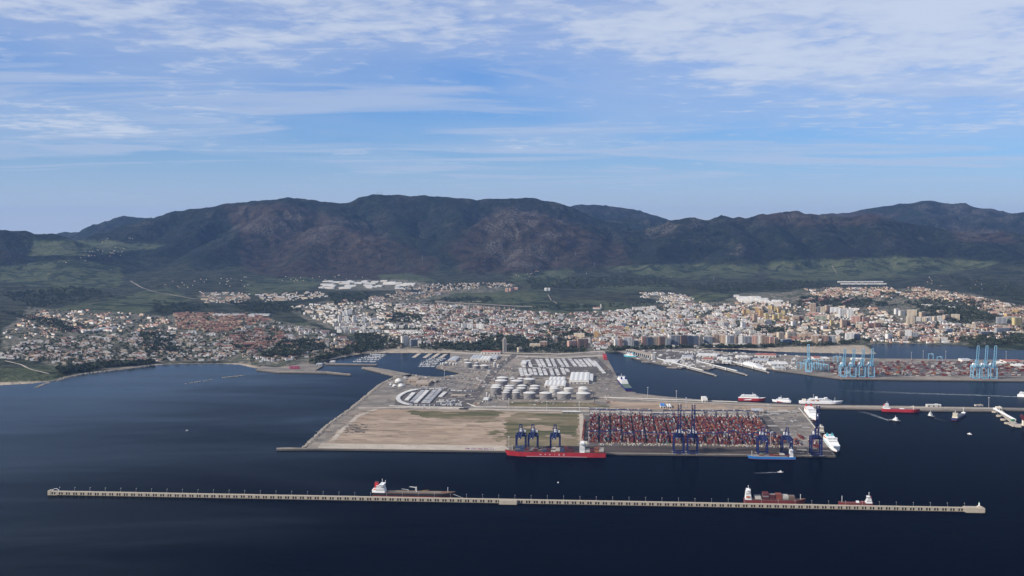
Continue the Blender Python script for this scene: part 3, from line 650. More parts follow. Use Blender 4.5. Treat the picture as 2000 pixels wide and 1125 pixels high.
# patches of repaired paving, stains and painted bays, each a thin sheet on the port ground
def patches():
    rp = np.random.default_rng(77); V, C = [], []
    regs = [((860, 1000), (696, 795), 260), ((1000, 1215), (698, 770), 300), ((1140, 1560), (795, 812), 160), ((1500, 1625), (800, 885), 170), ((1220, 1520), (686, 722), 260), ((760, 900), (740, 760), 90), ((630, 990), (800, 866), 170)]
    polyA = PORT_A; polyB = PORT_B; k = 0
    for (x0, x1), (y0, y1), n in regs:
        for _ in range(n):
            x, y = rp.uniform(x0, x1), rp.uniform(y0, y1)
            if not (in_poly(np.array([x]), np.array([y]), polyA)[0] or in_poly(np.array([x]), np.array([y]), polyB)[0]): continue
            p = G(x, y, QZ); sand = x1 == 990 and y0 == 800
            w, d = rp.uniform(4, 34), rp.uniform(3, 26)
            if rp.random() < .35: w, d = rp.uniform(30, 110), rp.uniform(.8, 2.0)
            if rp.random() < .12: d, w = rp.uniform(30, 120), rp.uniform(.8, 1.6)
            g = rp.choice([.07, .10, .14, .22, .30, .38]); c = (g, g*.92, g*.83)
            if sand: g = rp.choice([.16, .22, .36]); c = (g, g*.76, g*.54); w, d = rp.uniform(4, 60), rp.uniform(1, 7)
            u, v = uv(p); z = QZ+.5+.012*k; k = (k+1) % 24; n0 = len(V)*0
            for a, b_ in ((-1, -1), (1, -1), (1, 1), (-1, 1)): q = L(u+a*w/2*rp.uniform(.7, 1.1), v+b_*d/2*rp.uniform(.7, 1.1), z); V.append(tuple(q))
            C.append(c)
    F_ = np.arange(len(V)).reshape(-1, 4)
    tag(link('paving_patches', np_mesh('paving_patches', V, F_.ravel(), np.full(len(F_), 4), [attr_mat('patch_paint', .95, .3, .3)], attrs={'col': ('FACE', np.array(C))})), kind='stuff')
def attr_mat(name, rough=.8, var=.18, s=.2):
    m = bpy.data.materials.new(name); m.use_nodes = True; t = NT(m.node_tree); t.n.clear()
    a = t.node('ShaderNodeAttribute', _attribute_name='col'); nz = t.noise(t.node('ShaderNodeNewGeometry').outputs['Position'], s, 3, .6)
    f = t.maprange(nz, .3, .7, 1-var, 1+var); c = t.mix(1.0, a.outputs[0], t.node('ShaderNodeCombineXYZ', X=f, Y=f, Z=f).outputs[0], 'MULTIPLY')
    p = t.node('ShaderNodeBsdfPrincipled', Base_Color=c, Roughness=rough); p.inputs['Specular IOR Level'].default_value = 0.2
    t.l.new(p.outputs[0], t.node('ShaderNodeOutputMaterial').inputs[0]); return m
patches()
# ================================================================== CRANES
M_NAVY = mat('navy_crane_paint', (0.011, 0.017, 0.085), .5, .15, .1); M_SKYB = mat('light_blue_crane_paint', (0.19, 0.38, 0.50), .5, .12, .1)
M_GLASS = mat('dark_glass', (0.02, 0.025, 0.03), .15, spec=.6); M_RED = mat('red_paint', (0.42, 0.03, 0.03), .5, .12, .1)
M_BLACK = mat('black_rubber', (0.02, 0.02, 0.02), .9)
def sts_crane(paint, raised, label, group, boomL=80, H=46, Wq=22, gauge=30, twin=False):
    t = Thing('quay_crane', (0, 0, 0), PRZ, label, 'crane', group); g2 = gauge
    for sx in (-1, 1):
        for y in (0, g2):
            l = t.part('leg', MB().beam((sx*Wq/2, y, 1.5), (sx*Wq/2, y, H+1), 3.4 if paint is M_NAVY else 2.6, 3.4), paint)
            t.part('bogie', MB().box(sx*Wq/2, y, 0, 9, 1.8, 1.5), M_RED if paint is M_SKYB else M_STEEL, l)
    for y in (0, g2):
        t.part('sill_beam', MB().beam((-Wq/2, y, 3.2), (Wq/2, y, 3.2), 2.2, 3.2), paint)
        t.part('portal_beam', MB().beam((-Wq/2, y, H-1), (Wq/2, y, H-1), 2.4, 5.0 if paint is M_NAVY else 3.2), paint)
    b = MB()
    for sx in (-1, 1): b.beam((sx*Wq/2, 0, 16), (sx*Wq/2, g2, 16), 1.6, 2.2).beam((sx*Wq/2, 0, 17), (sx*Wq/2, g2, H-2), 1.1).beam((sx*Wq/2, 0, H), (sx*Wq/2, g2, H), 1.6, 2.2)
    t.part('side_bracing', b, paint)
    b = MB()
    for sx in (-3.6, 3.6): b.beam((sx, -4, H+2.5), (sx, g2+22, H+2.5), 2.2, 3.6)
    for k in range(6): b.beam((-3.6, -2+k*10, H+2.5), (3.6, -2+k*10, H+2.5), .8, 1.0)
    t.part('main_girder', b, paint)
    ang = math.radians(83) if raised else 0.0; by = -math.cos(ang); bz = math.sin(ang); b = MB(); p0 = Vector((0, -4, H+2.5))
    def bp(s, x): return (x, p0.y+by*s, p0.z+bz*s)
    for sx in (-3.6, 3.6): b.beam(bp(0, sx), bp(boomL, sx), 2.2, 3.2)
    for k in range(9): b.beam(bp(2+k*(boomL-3)/8, -3.6), bp(2+k*(boomL-3)/8, 3.6), .9, 1.2)
    if not twin:
        for k in range(8): b.beam(bp(2+k*(boomL-3)/8, -3.6 if k % 2 else 3.6), bp(2+(k+1)*(boomL-3)/8, 3.6 if k % 2 else -3.6), .6)
    bo = t.part('boom', b, paint); tp = Vector(bp(boomL, 0)); t.part('boom_tip_lamp', MB().box(tp.x, tp.y, tp.z, 2.2, 1.6, 1.2), M_WHITE, bo)
    ap = Vector((0, 4, H+27)); b = MB()
    for sx in (-1, 1): b.beam((sx*5.5, -1, H+2), (sx*2.6, ap.y, ap.z), 1.7).beam((sx*5.5, g2*.75, H+2), (sx*2.6, ap.y, ap.z), 1.2)
    b.beam((-3.4, ap.y, ap.z), (3.4, ap.y, ap.z), 2.4, 2.6).beam((-4, 1.5, H+14), (4, 1.5, H+14), 1.1)
    t.part('apex_frame', b, paint)
    b = MB()
    for sx in (-2.4, 2.4):
        b.beam((sx, ap.y, ap.z), (sx, g2+20, H+4), .5)
        if raised: b.beam((sx, ap.y, ap.z), bp(boomL*.42, sx), .5)
        else: b.beam((sx, ap.y, ap.z), bp(boomL*.5, sx), .5).beam((sx, ap.y, ap.z), bp(boomL*.92, sx), .5)
    t.part('tie_rods', b, paint)
    h = t.part('machinery_house', MB().box(0, g2-2, H+4, 10, 15, 6.5).box(0, g2-2, H+10.5, 9, 14, .5), M_WHITE)
    t.part('electrical_cabin', MB().box(8.4, g2-4, H+4, 4.5, 7, 4.5), M_WHITE)
    c = t.part('operator_cabin', MB().box(2, 3, H-4, 2.6, 3.6, 3.2), M_WHITE); t.part('cabin_window', MB().box(2, 1.1, H-3.4, 2.4, .3, 2), M_GLASS, c)
    t.part('trolley', MB().box(0, 8, H+.2, 8, 6, 1.6).box(0, 8, H-9, 5.5, 1.6, .8).beam((-2, 8, H), (-2, 8, H-9), .2).beam((2, 8, H), (2, 8, H-9), .2), M_STEEL)
    b = MB(); x0 = Wq/2+1.2
    for k in range(7): b.beam((x0, 2+(k % 2)*6, 3+k*6), (x0, 8-(k % 2)*6, 9+k*6), .5, .9)
    t.part('stair_tower', b, M_STEEL)
    return t
def place_crane(t, px, v, first, label=None):
    # px fixes the position along the quay line, v is the distance of the water-side rail behind the quay edge
    return None
def quay_u(px, v):                              # u on the port grid of the point at setback v that lies under photo column px
    lo, hi = -1500, 1600
    for _ in range(50):
        m = (lo+hi)/2; p = L(m, v); q = to_px(p.x, p.y, p.z)[0]
        if q < px: lo = m
        else: hi = m
    return (lo+hi)/2
lowc = sts_crane(M_NAVY, False, 'navy quay crane with boom lowered over the red container ship', 'lowered cranes over the red container ship', 58, 43, 24)
for k, px in enumerate((1017, 1040.5, 1084)):
    p = L(quay_u(px, 10), 10, QZ+.2); r_ = lowc.o
    if k == 0: lowc.o.location = p
    else: r_ = lowc.copy(p, PRZ)
    r_['label'] = ['navy quay crane with lowered boom, nearest the bow of the red ship', 'navy quay crane with lowered boom, middle one of three over the red ship', 'navy quay crane with lowered boom, standing apart nearest the red ship wheelhouse'][k]
for px, lb_ in ((1490, 'navy quay crane with lowered boom at the blue ship bow beside the stacks'), (1537.5, 'navy quay crane with lowered boom at the small blue ship wheelhouse')): lowc.copy(L(quay_u(px, 12), 12, QZ+.2), PRZ, lb_, 'lowered cranes over the small blue ship')
hic = sts_crane(M_NAVY, True, 'navy quay crane with raised boom on the empty berth before the container stacks', 'raised navy cranes on the empty berth', 82, 46, 25)
for k, px in enumerate((1326, 1353)):
    p = L(quay_u(px, 8), 8, QZ+.2)
    if k == 0: hic.o.location = p
    else: hic.copy(p, PRZ)
cr = hic.copy(L(quay_u(1595, 10), 10, QZ+.2), PRZ, 'navy quay crane with raised boom at the terminal corner by the white and teal ferry'); del cr['group']
# light blue cranes of the farther terminal (its quay runs along the water in front of it)
skc = sts_crane(M_SKYB, True, 'light blue quay crane with raised lattice boom, one of four in a row', 'row of four light blue quay cranes', 66, 44, 22)
for k, px in enumerate((1648, 1666, 1684, 1702)):
    p = G(px, 737.5, QZ+.2)
    if k == 0: skc.o.location = p; skc.o.rotation_euler = (0, 0, -.03)
    else: skc.copy(p, -.03)
sk1 = skc.copy(G(1579, 727.5, QZ+.2), -.35, 'single light blue quay crane with raised boom beside the parked yard cranes'); del sk1['group']
sk2 = sts_crane(M_SKYB, True, 'light blue quay crane with two plain boom girders raised upright, one of three', 'three light blue twin girder quay cranes', 80, 46, 24, 30, True)
for k, px in enumerate((1907, 1924, 1941)):
    p = G(px, 740.5, QZ+.2)
    if k == 0: sk2.o.location = p; sk2.o.rotation_euler = (0, 0, -.03)
    else: sk2.copy(p, -.03)
def yard_crane(paint, label, group, W=28.5, H=22, Dp=9):
    t = Thing('yard_gantry_crane', (0, 0, 0), PRZ, label, 'gantry crane', group)
    for sx in (-1, 1):
        for y in (-Dp/2, Dp/2):
            l = t.part('leg', MB().beam((sx*W/2, y*1.0, 1.2), (sx*W/2, y*.8, H), 1.1), paint)
        t.part('wheel_beam', MB().box(sx*W/2, 0, .9, 1.2, Dp+3, 1.0).cyl(sx*W/2, -Dp/2, 0, .8, .9, 8).cyl(sx*W/2, Dp/2, 0, .8, .9, 8), paint)
    for y in (-Dp*.4, Dp*.4): t.part('top_girder', MB().beam((-W/2-.5, y, H), (W/2+.5, y, H), 1.1, 1.8), paint)
    tr = t.part('trolley', MB().box(W*.2, 0, H+.9, 4.5, Dp*.85, 1.8), M_STEEL); t.part('operator_cabin', MB().box(W*.2+3, 0, H-3.4, 2, 2.4, 2.5), M_WHITE)
    t.part('spreader', MB().box(W*.2, 0, H-8, 2.4, 7, .6).beam((W*.2, -2, H-8), (W*.2, -2, H), .2).beam((W*.2, 2, H-8), (W*.2, 2, H), .2), M_STEEL)
    return t
BW_ = 32.0; U0 = quay_u(1152, 590); NB = 16
yc = yard_crane(M_NAVY, 'navy rubber tyred gantry crane straddling a container stack, in the back row', 'navy yard gantries at the back of the stacks')
RTG = []
for k in range(NB):
    if k == 6: continue
    RTG.append((U0+14+k*BW_, 588+random.uniform(-4, 4), 0))
for k in range(NB): RTG.append((U0+14+k*BW_, 196+random.uniform(-10, 50), 1))
RTG.append((U0+14+6*BW_, 520, 2)); RTG.append((U0+14+7*BW_, 520, 2))
for k, (u, v, row) in enumerate(RTG):
    p = L(u, v, QZ+.15)
    if k == 0: yc.o.location = p
    else: yc.copy(p, PRZ, ['navy rubber tyred gantry crane straddling a container stack, in the back row', 'navy rubber tyred gantry crane over the front bays of the container stacks', 'navy rubber tyred gantry crane a little before the back row, in the gap'][row], ['navy yard gantries at the back of the stacks', 'navy yard gantries over the front bays', 'navy yard gantries before the back row'][row])
ys = yard_crane(M_SKYB, 'light blue yard gantry crane parked close beside others of its kind', 'light blue yard gantries parked by the quay corner', 20, 24, 10)
YS = [(1561, 719), (1568, 721), (1586, 722), (1593, 720), (1600, 722), (1607, 723), (1613, 724), (1575, 714), (1590, 713), (1604, 715), (1632, 707), (1640, 708), (1818, 702), (1835, 708)]
for k, (x, y) in enumerate(YS):
    p = G(x, y, QZ+.15)
    if k == 0: ys.o.location = p
    else:
        q = ys.copy(p, PRZ+(-.3 if k < 10 else 0))
        if k >= 10: q['label'] = 'light blue yard gantry crane working among the distant container rows'; q['group'] = 'light blue yard gantries among the far containers'
# ================================================================== CONTAINERS
PAL = [((0.15, 0.034, 0.028), 32), ((0.20, 0.055, 0.034), 16), ((0.085, 0.022, 0.026), 26), ((0.42, 0.39, 0.34), 7), ((0.035, 0.05, 0.10), 7), ((0.20, 0.19, 0.19), 8), ((0.25, 0.10, 0.045), 6), ((0.10, 0.20, 0.24), 3), ((0.09, 0.16, 0.09), 3), ((0.12, 0.08, 0.06), 6)]
PALC = [c for c, n in PAL]; PALW = np.array([n for c, n in PAL], float); PALW /= PALW.sum()
NAMEC = {0: 'rust red', 1: 'orange red', 2: 'maroon', 3: 'white', 4: 'dark blue', 5: 'grey', 6: 'orange', 7: 'teal', 8: 'green', 9: 'brown'}
M_OBJ = mat('painted_steel', (0.5, 0.5, 0.5), .6, .16, .4, objcol=True)
M_ATTR = attr_mat('painted_surfaces')
BOXF = np.array([[3, 2, 1, 0], [4, 5, 6, 7], [0, 1, 5, 4], [1, 2, 6, 5], [2, 3, 7, 6], [3, 0, 4, 7]])
def box_field(name, pos, size, rz, cols, m=None, kind='stuff', parent=None, topcol=None):
    # pos: base centre (n,3); one mesh of many boxes with a colour for each face
    n = len(pos); pos = np.asarray(pos, float); size = np.asarray(size, float); rz = np.asarray(rz, float); cols = np.asarray(cols, float)
    sg = np.array([[-1, -1, 0], [1, -1, 0], [1, 1, 0], [-1, 1, 0], [-1, -1, 1], [1, -1, 1], [1, 1, 1], [-1, 1, 1]], float)
    loc = sg[None]*np.stack([size[:, 0]/2, size[:, 1]/2, size[:, 2]], 1)[:, None]
    c, s = np.cos(rz)[:, None], np.sin(rz)[:, None]
    X = loc[..., 0]*c-loc[..., 1]*s+pos[:, None, 0]; Y = loc[..., 0]*s+loc[..., 1]*c+pos[:, None, 1]; Z = loc[..., 2]+pos[:, None, 2]
    f = (BOXF[None]+8*np.arange(n)[:, None, None]).reshape(-1, 4)
    fc = np.repeat(cols[:, None, :], 6, 1)
    if topcol is not None: fc[:, 1] = np.asarray(topcol)
    me = np_mesh(name, np.stack([X, Y, Z], -1).reshape(-1, 3), f.ravel(), np.full(len(f), 4), [m or M_ATTR], attrs={'col': ('FACE', fc.reshape(-1, 3))})
    return tag(link(name, me, parent), kind=kind)
def container_mesh(Ln=12.19):
    b = MB().box(0, 0, .15, 2.34, Ln-.1, 2.35)
    for sx in (-1, 1):
        for sy in (-1, 1): b.box(sx*1.14, sy*(Ln/2-.09), 0, .16, .18, 2.59)
    b.box(0, 0, 0, 2.40, Ln, .18).box(0, 0, 2.44, 2.40, Ln, .12)
    return b.mesh('container', M_OBJ)
CM = container_mesh(); CM20 = container_mesh(6.06)
def container(p, rz, ci, label, group, m=CM):
    o = link('container', m, None, p, rz); c = PALC[ci]; f = random.uniform(.8, 1.2); o.color = (c[0]*f, c[1]*f, c[2]*f, 1)
    return tag(o, label % NAMEC[ci], 'container', group % NAMEC[ci])
cand = []
rg = np.random.default_rng(3)
for k in range(NB):
    nrow = 36; hprev = rg.integers(3, 5)
    for r in range(nrow):
        v = 160+r*12.4
        if v > 602 or (r in (10, 24)): continue
        if r % 3 == 0: dom = rg.choice(len(PALC), p=PALW)
        if r > 31 and k in (6, ): continue
        for c in range(10):
            if rg.random() < .05: continue
            h = int(np.clip(hprev+rg.integers(-1, 2), 1, 5)) if rg.random() < .8 else int(rg.integers(2, 6))
            ncol = rg.choice(len(PALC), p=PALW) if rg.random() < .6 else dom
            for z in range(h):
                if rg.random() < .45: ncol = rg.choice(len(PALC), p=PALW)
                if r > 31 and rg.random() < .4: ncol = 3
                vis = (z == h-1)
                cand.append((U0+1.8+k*BW_+c*2.62, v+rg.uniform(-.2, .2), QZ+.2+z*2.6, ncol, vis))
for r in range(25):                              # the single column at the edge of the yard
    for c in range(2):
        for z in range(int(rg.integers(1, 4))): cand.append((U0-13-c*2.7, 185+r*12.7, QZ+.2+z*2.6, int(rg.choice([0, 1, 2])), True))
for u0, v0, n, m_, hh in ((U0+NB*BW_+6, 190, 10, 5, 3), (U0+NB*BW_+40, 150, 7, 7, 3), (U0+NB*BW_+85, 130, 8, 6, 3), (U0+NB*BW_+70, 250, 5, 4, 2)):
    for r in range(n):
        for c in range(m_):
            if rg.random() < .25: continue
            for z in range(int(rg.integers(1, hh+1))): cand.append((u0+c*2.7, v0+r*12.7, QZ+.2+z*2.6, int(rg.choice(len(PALC), p=PALW)), True))
cand.sort(key=lambda q: (not q[4], q[1]))
ind = [q for q in cand if q[4]][:140]; ids = set(map(id, ind)); rest = [q for q in cand if id(q) not in ids]
for u, v, z, ci, _ in ind: container(L(u, v, z), PRZ, ci, '%s container on top of a stack in the front bays of the container yard', '%s containers topping the front yard stacks')
P = np.array([L(u, v, z) for u, v, z, _, _ in rest]); C = np.array([PALC[q[3]] for q in rest])*rg.uniform(.75, 1.25, (len(rest), 1))
box_field('stacked_containers', P, np.tile([2.44, 12.19, 2.58], (len(P), 1)), np.full(len(P), PRZ), C)
# far terminal: loose rows of containers
fp, fs, fc = [], [], []
for i in range(1500):
    x = rg.uniform(1715, 2060) if rg.random() < .85 else rg.uniform(1625, 1720); y = rg.uniform(708, 735)
    if rg.random() < .25: continue
    blk = vnoise(np.array([x/9.0]), np.array([y/3.0]), 3)[0]
    if blk < .42: continue
    p = G(x, y, QZ); p = Vector((p.x//12.8*12.8, p.y//7*7, QZ+.2)); h = int(1+blk*4.2); ci = int(rg.choice([0, 0, 1, 2, 3, 3, 5, 5, 6, 9]))
    for z in range(h): fp.append((p.x, p.y, p.z+z*2.6)); fs.append((12.2, 2.44, 2.58)); fc.append(np.array(PALC[ci if rg.random() < .6 else int(rg.choice([0, 3, 5]))])*rg.uniform(.8, 1.2))
box_field('far_containers', fp, fs, np.full(len(fp), -.03), fc)
# ================================================================== SHIPS
def smat(name, c, r=.45, v=.14, s=.06): return mat(name, c, r, v, s)
M_HRED = smat('hull_red', (0.33, 0.02, 0.027), .5, .22, .09); M_HDRED = smat('hull_dark_red', (0.13, 0.022, 0.022)); M_HBLK = smat('hull_black', (0.018, 0.018, 0.02)); M_HBLUE = smat('hull_blue', (0.02, 0.15, 0.42)); M_HNAVY = smat('hull_navy', (0.014, 0.022, 0.11))
M_HWHITE = smat('hull_white', (0.78, 0.77, 0.75), .45, .06); M_BOOT = smat('boot_top_red', (0.22, 0.04, 0.035)); M_DECKB = smat('deck_brown', (0.14, 0.075, 0.05), .8, .25, .2); M_DECKG = smat('deck_grey', (0.24, 0.23, 0.21), .8, .2, .2)
M_DECKGR = smat('deck_green', (0.09, 0.12, 0.085), .8, .2, .2); M_TEAL = smat('teal_paint', (0.05, 0.32, 0.36)); M_CREAM = smat('cream_paint', (0.66, 0.60, 0.48)); M_ORANGE = smat('lifeboat_orange', (0.55, 0.14, 0.03)); M_OCHRE = smat('ochre_paint', (0.35, 0.22, 0.08))
def hull_mesh(Ln, B, D, hm_, boot=1.2, bow=.22, fwd=1.04, sheer=.25, stern=.86, deckm=None, bootm=None):
    ss = [0, .04, .12, .3, .55, 1-bow, 1-bow*.6, 1-bow*.3, 1-bow*.1, 1.0]; zs = [-2.5, boot, D*.6, D]; b = MB(); n = len(ss)
    for zi, z in enumerate(zs):
        k = zi/3
        for s in ss:
            w = B/2*(stern+(1-stern)*min(1, s/.12)) if s < .12 else B/2
            if s > 1-bow: q = (s-(1-bow))/bow; w = B/2*(1-q**(1.5+1.3*k))
            if zi == 0: w *= .93
            sh = sheer*D*max(0, (s-.78)/.22)**2*(k if zi > 1 else 0)
            xx = (s-.5)*Ln+(fwd-1)*Ln*k*max(0, (s-.8)/.2)
            b.v.append((xx, -max(w, .15), z+sh)); b.v.append((xx, max(w, .15), z+sh))
    I = lambda zi, si, sd: (zi*n+si)*2+sd
    for zi in range(3):
        for si in range(n-1):
            c = 1 if zi == 0 else 0
            b.f += [(I(zi, si, 0), I(zi, si+1, 0), I(zi+1, si+1, 0), I(zi+1, si, 0)), (I(zi, si+1, 1), I(zi, si, 1), I(zi+1, si, 1), I(zi+1, si+1, 1))]; b.c += [c, c]
        b.f += [(I(zi, 0, 1), I(zi, 0, 0), I(zi+1, 0, 0), I(zi+1, 0, 1)), (I(zi, n-1, 0), I(zi, n-1, 1), I(zi+1, n-1, 1), I(zi+1, n-1, 0))]; b.c += [1 if zi == 0 else 0]*2
    for si in range(n-1): b.f.append((I(3, si, 0), I(3, si+1, 0), I(3, si+1, 1), I(3, si, 1))); b.c.append(2)
    return b.mesh('hull', hm_, bootm or M_BOOT, deckm or M_DECKG)
def ship(name, label, A, Bp, width, D, hm_, **kw):
    # A stern, Bp bow on the waterline
    c = (A+Bp)/2; d = Bp-A; t = Thing(name, (c.x, c.y, 0), math.atan2(d.y, d.x), label, kw.pop('cat', 'ship')); t.L = d.length
    t.hull = t.part('hull', hull_mesh(t.L, width, D, hm_, **kw), None); t.B = width; t.D = D
    return t
def house(t, x, ln, w, z0, tiers, th=2.8, m=None, win=True, shrink=.8, name='superstructure'):
    b = MB(); wb = MB(); m = m or M_HWHITE
    for k in range(tiers):
        l2 = ln*(1-(1-shrink)*k/max(1, tiers-1)); w2 = w*(1-.06*k)
        b.box(x-(ln-l2)*.15, 0, z0+k*th, l2, w2, th-.25).box(x-(ln-l2)*.15, 0, z0+(k+1)*th-.25, l2+.8, w2+.8, .25)
        if win and k > 0: wb.box(x-(ln-l2)*.15, 0, z0+k*th+1.2, l2+.12, w2+.12, .9)
    o = t.part(name, b, m)
    if win and tiers > 1: t.part('window_band', wb, M_GLASS, o)
    return o, z0+tiers*th
def bridge(t, x, ln, w, z, m=None):
    o = t.part('bridge', MB().box(x, 0, z, ln, w, 2.8).box(x, 0, z+2.8, ln+1, w+1, .3), m or M_HWHITE); t.part('bridge_window', MB().box(x, 0, z+1.3, ln+.16, w*.9+.16 if w < ln else w+.16, 1.0), M_GLASS, o); return o
def funnel(t, x, y, z, ln, w, h, m, cap=True):
    o = t.part('funnel', MB().box(x, y, z, ln, w, h, top=(.8, .85)), m)
    if cap: t.part('funnel_cap', MB().box(x, y, z+h, ln*.78, w*.8, 1.0), M_HBLK, o)
def mast(t, x, z, h, y=0, m=None, w=.7):
    t.part('mast', MB().beam((x, y, z), (x, y, z+h), w).beam((x, y-2, z+h*.75), (x, y+2, z+h*.75), .35).box(x, y, z+h, 1.3, 1.3, .6), m or M_HWHITE)
def lifeboat(t, x, y, z):
    t.part('lifeboat', MB().box(x, y, z, 7.5, 2.6, 1.5, top=(1, 1)).box(x, y, z+1.5, 6.0, 2.2, 1.0, top=(.7, .6)), M_ORANGE)
def bw_pt(px, off):                             # point behind the breakwater wall under photo column px
    lo, hi = -200, BL+200
    for _ in range(50):
        m = (lo+hi)/2; p = BA+bd*m+bn*off
        if to_px(p.x, p.y, 0)[0] < px: lo = m
        else: hi = m
    return BA+bd*lo+bn*off
deckP, deckS, deckR, deckC = [], [], [], []
def deck_cargo(t, bays, z0, rows, label, group, near):
    # bays: (x along ship, [tiers], 20 or 40 foot, colours); the row on the camera side is single containers, the rest one mass
    M = t.o.matrix_basis.copy() if False else Matrix.Translation(t.o.location) @ Matrix.Rotation(t.o.rotation_euler.z, 4, 'Z'); rz = t.o.rotation_euler.z
    for bx, tiers, cols in bays:
        base = random.choice(cols)
        for r in range(rows):
            y = near*(rows/2-.5-r)*2.55; h = max(0, tiers-(random.random() < .3 and r > 1))
            for k in range(h):
                ci = base if random.random() < .55 else random.choice(cols); p = M @ Vector((bx, y, z0+k*2.6))
                if r == 0: container(p, rz+math.pi/2, ci, label, group)
                else: deckP.append(p); deckS.append((12.19, 2.44, 2.58)); deckR.append(rz); deckC.append(np.array(PALC[ci])*random.uniform(.8, 1.2))
# ---- tanker at the breakwater
t = ship('tanker_ship', 'black and red tanker moored behind the breakwater with red funnel', bw_pt(729, 36), bw_pt(884, 36), 27, 12.5, M_HBLK, deckm=M_DECKB, boot=8.4, bootm=M_HDRED)
TK = t.o
o, z = house(t, -t.L*.40, 20, 23, 12.5, 5, 2.9); bridge(t, -t.L*.385, 9, 28, z); mast(t, -t.L*.385, z+3, 10); mast(t, -t.L*.35, z+3, 6, 5); funnel(t, -t.L*.455, 0, 22, 9, 8, 12, M_RED); lifeboat(t, -t.L*.47, -8, 18)
t.part('poop_deck', MB().box(-t.L*.455, 0, 12.5, 17, 20, 6), M_HWHITE)
b = MB()
for k in range(7): b.beam((-t.L*.30, -6+k*2, 13.6), (t.L*.36, -6+k*2, 13.6), .55)
for k in range(26): b.beam((-t.L*.30+k*t.L*.026, -9.5, 13.2), (-t.L*.30+k*t.L*.026, 9.5, 13.2), .5)
t.part('deck_piping', b, M_DECKG); t.part('catwalk', MB().box(t.L*.03, 0, 15.2, t.L*.68, 1.8, .4), M_OCHRE)
for x, y, h in ((.05, -3, 13), (.03, 5, 10), (-.06, 0, 6)): t.part('derrick_post', MB().beam((t.L*x, y, 12.5), (t.L*x, y, 12.5+h), .9).beam((t.L*x, y, 12.5+h*.9), (t.L*x-14, y, 12.5+h*.9+1.5), .5), M_HWHITE)
t.part('manifold_crane', MB().box(t.L*.13, 0, 12.5, 3, 3, 4).beam((t.L*.13, 0, 16.5), (t.L*.2, 0, 18), .8), M_OCHRE); mast(t, t.L*.44, 14, 10); t.part('forecastle', MB().box(t.L*.43, 0, 12.5, 14, 13, 2.6, top=(.9, .7)), M_DECKB)
# ---- red container ship at the terminal quay
VS = -20
t = ship('container_ship', 'long red container ship alongside the quay under three lowered cranes', L(quay_u(1183, VS), VS, 0), L(quay_u(993, VS), VS, 0), 32, 12, M_HRED, deckm=M_DECKB, boot=.9, bow=.2, sheer=.22)
o, z = house(t, -t.L*.26, 13, 28, 12, 7, 3.0, shrink=.95); bridge(t, -t.L*.262, 9, 32, z); mast(t, -t.L*.262, z+3, 9); funnel(t, -t.L*.30, 0, 26, 7, 9, 14, M_CREAM)
t.part('waterline_stripe', MB().box(0, -16.02, 1.0, t.L*.62, .1, .5).box(0, 16.02, 1.0, t.L*.62, .1, .5), M_HWHITE); mast(t, t.L*.46, 14, 12)
b = MB()
for k in range(15): b.box(-t.L*.23+k*t.L*.0455, 0, 12, 1.2, 29, 3.5)
t.part('lashing_bridge', b, M_DECKB)
FONT = {'N': [((0, 0), (0, 1)), ((0, 1), (1, 0)), ((1, 0), (1, 1))], 'A': [((0, 0), (.5, 1)), ((.5, 1), (1, 0)), ((.2, .4), (.8, .4))], 'V': [((0, 1), (.5, 0)), ((.5, 0), (1, 1))], 'I': [((.5, 0), (.5, 1))], 'O': [((0, 0), (0, 1)), ((0, 1), (1, 1)), ((1, 1), (1, 0)), ((1, 0), (0, 0))], 'S': [((0, 0), (1, 0)), ((1, 0), (1, .5)), ((1, .5), (0, .5)), ((0, .5), (0, 1)), ((0, 1), (1, 1))]}
for sd in (1, -1):
    for i, ch in enumerate('NAVIOS'):
        b = MB(); x0 = sd*(t.L*.165-i*t.L*.0475)      # reads along the side seen from the water
        for p, q in FONT[ch]:
            s2 = -sd
            b.beam((x0+s2*(p[0]-.5)*3.0, sd*16.12, 4.6+p[1]*3.6), (x0+s2*(q[0]-.5)*3.0, sd*16.12, 4.6+q[1]*3.6), .5, .5)
        t.part('hull_letter', b, M_HWHITE)
bays = []
for k in range(13): bays.append((t.L*.40-k*t.L*.0455, [4, 4, 3, 2, 3, 2, 2, 3, 3, 3, 3, 4, 3][k], [[4, 5], [9, 4], [2, 9], [2, 5], [3, 2], [3, 9], [4, 9], [4, 2], [3, 9], [3, 6], [4, 2], [2, 0], [2, 9]][k]))
for k in range(4): bays.append((-t.L*.315-k*t.L*.047, [2, 3, 4, 3][k], [[3, 5], [2], [2, 6], [3, 9]][k]))
deck_cargo(t, bays, 13.0, 11, '%s container on the near side of the red ship', '%s containers on the red container ship', 1)
# ---- small blue container ship
t = ship('container_ship', 'small blue container ship alongside the quay with white wheelhouse aft', L(quay_u(1553, -14), -14, 0), L(quay_u(1463, -14), -14, 0), 20, 6.5, M_HBLUE, deckm=M_DECKG, boot=.9)
o, z = house(t, -t.L*.41, 9, 17, 6.5, 5, 2.8, shrink=.9); bridge(t, -t.L*.41, 7, 19, z); mast(t, -t.L*.41, z+3, 6); mast(t, t.L*.44, 8, 11); funnel(t, -t.L*.455, 0, 15, 4, 4, 9, M_HBLUE); t.part('hatch_cover', MB().box(.03*t.L, 0, 6.5, t.L*.7, 16, 1.8), M_DECKG)
t.part('tarpaulin_tent', MB().box(t.L*.22, 0, 8.3, 16, 14, 5, top=(.5, .9)), M_DECKGR)
deck_cargo(t, [(-t.L*.33+k*13, [1, 2, 1, 1, 1, 1][k], [[0, 2], [2, 3], [2, 6], [0], [5, 9], [0, 9]][k]) for k in range(6)], 8.3, 6, '%s container on the deck of the small blue ship', '%s containers on the small blue ship', 1)
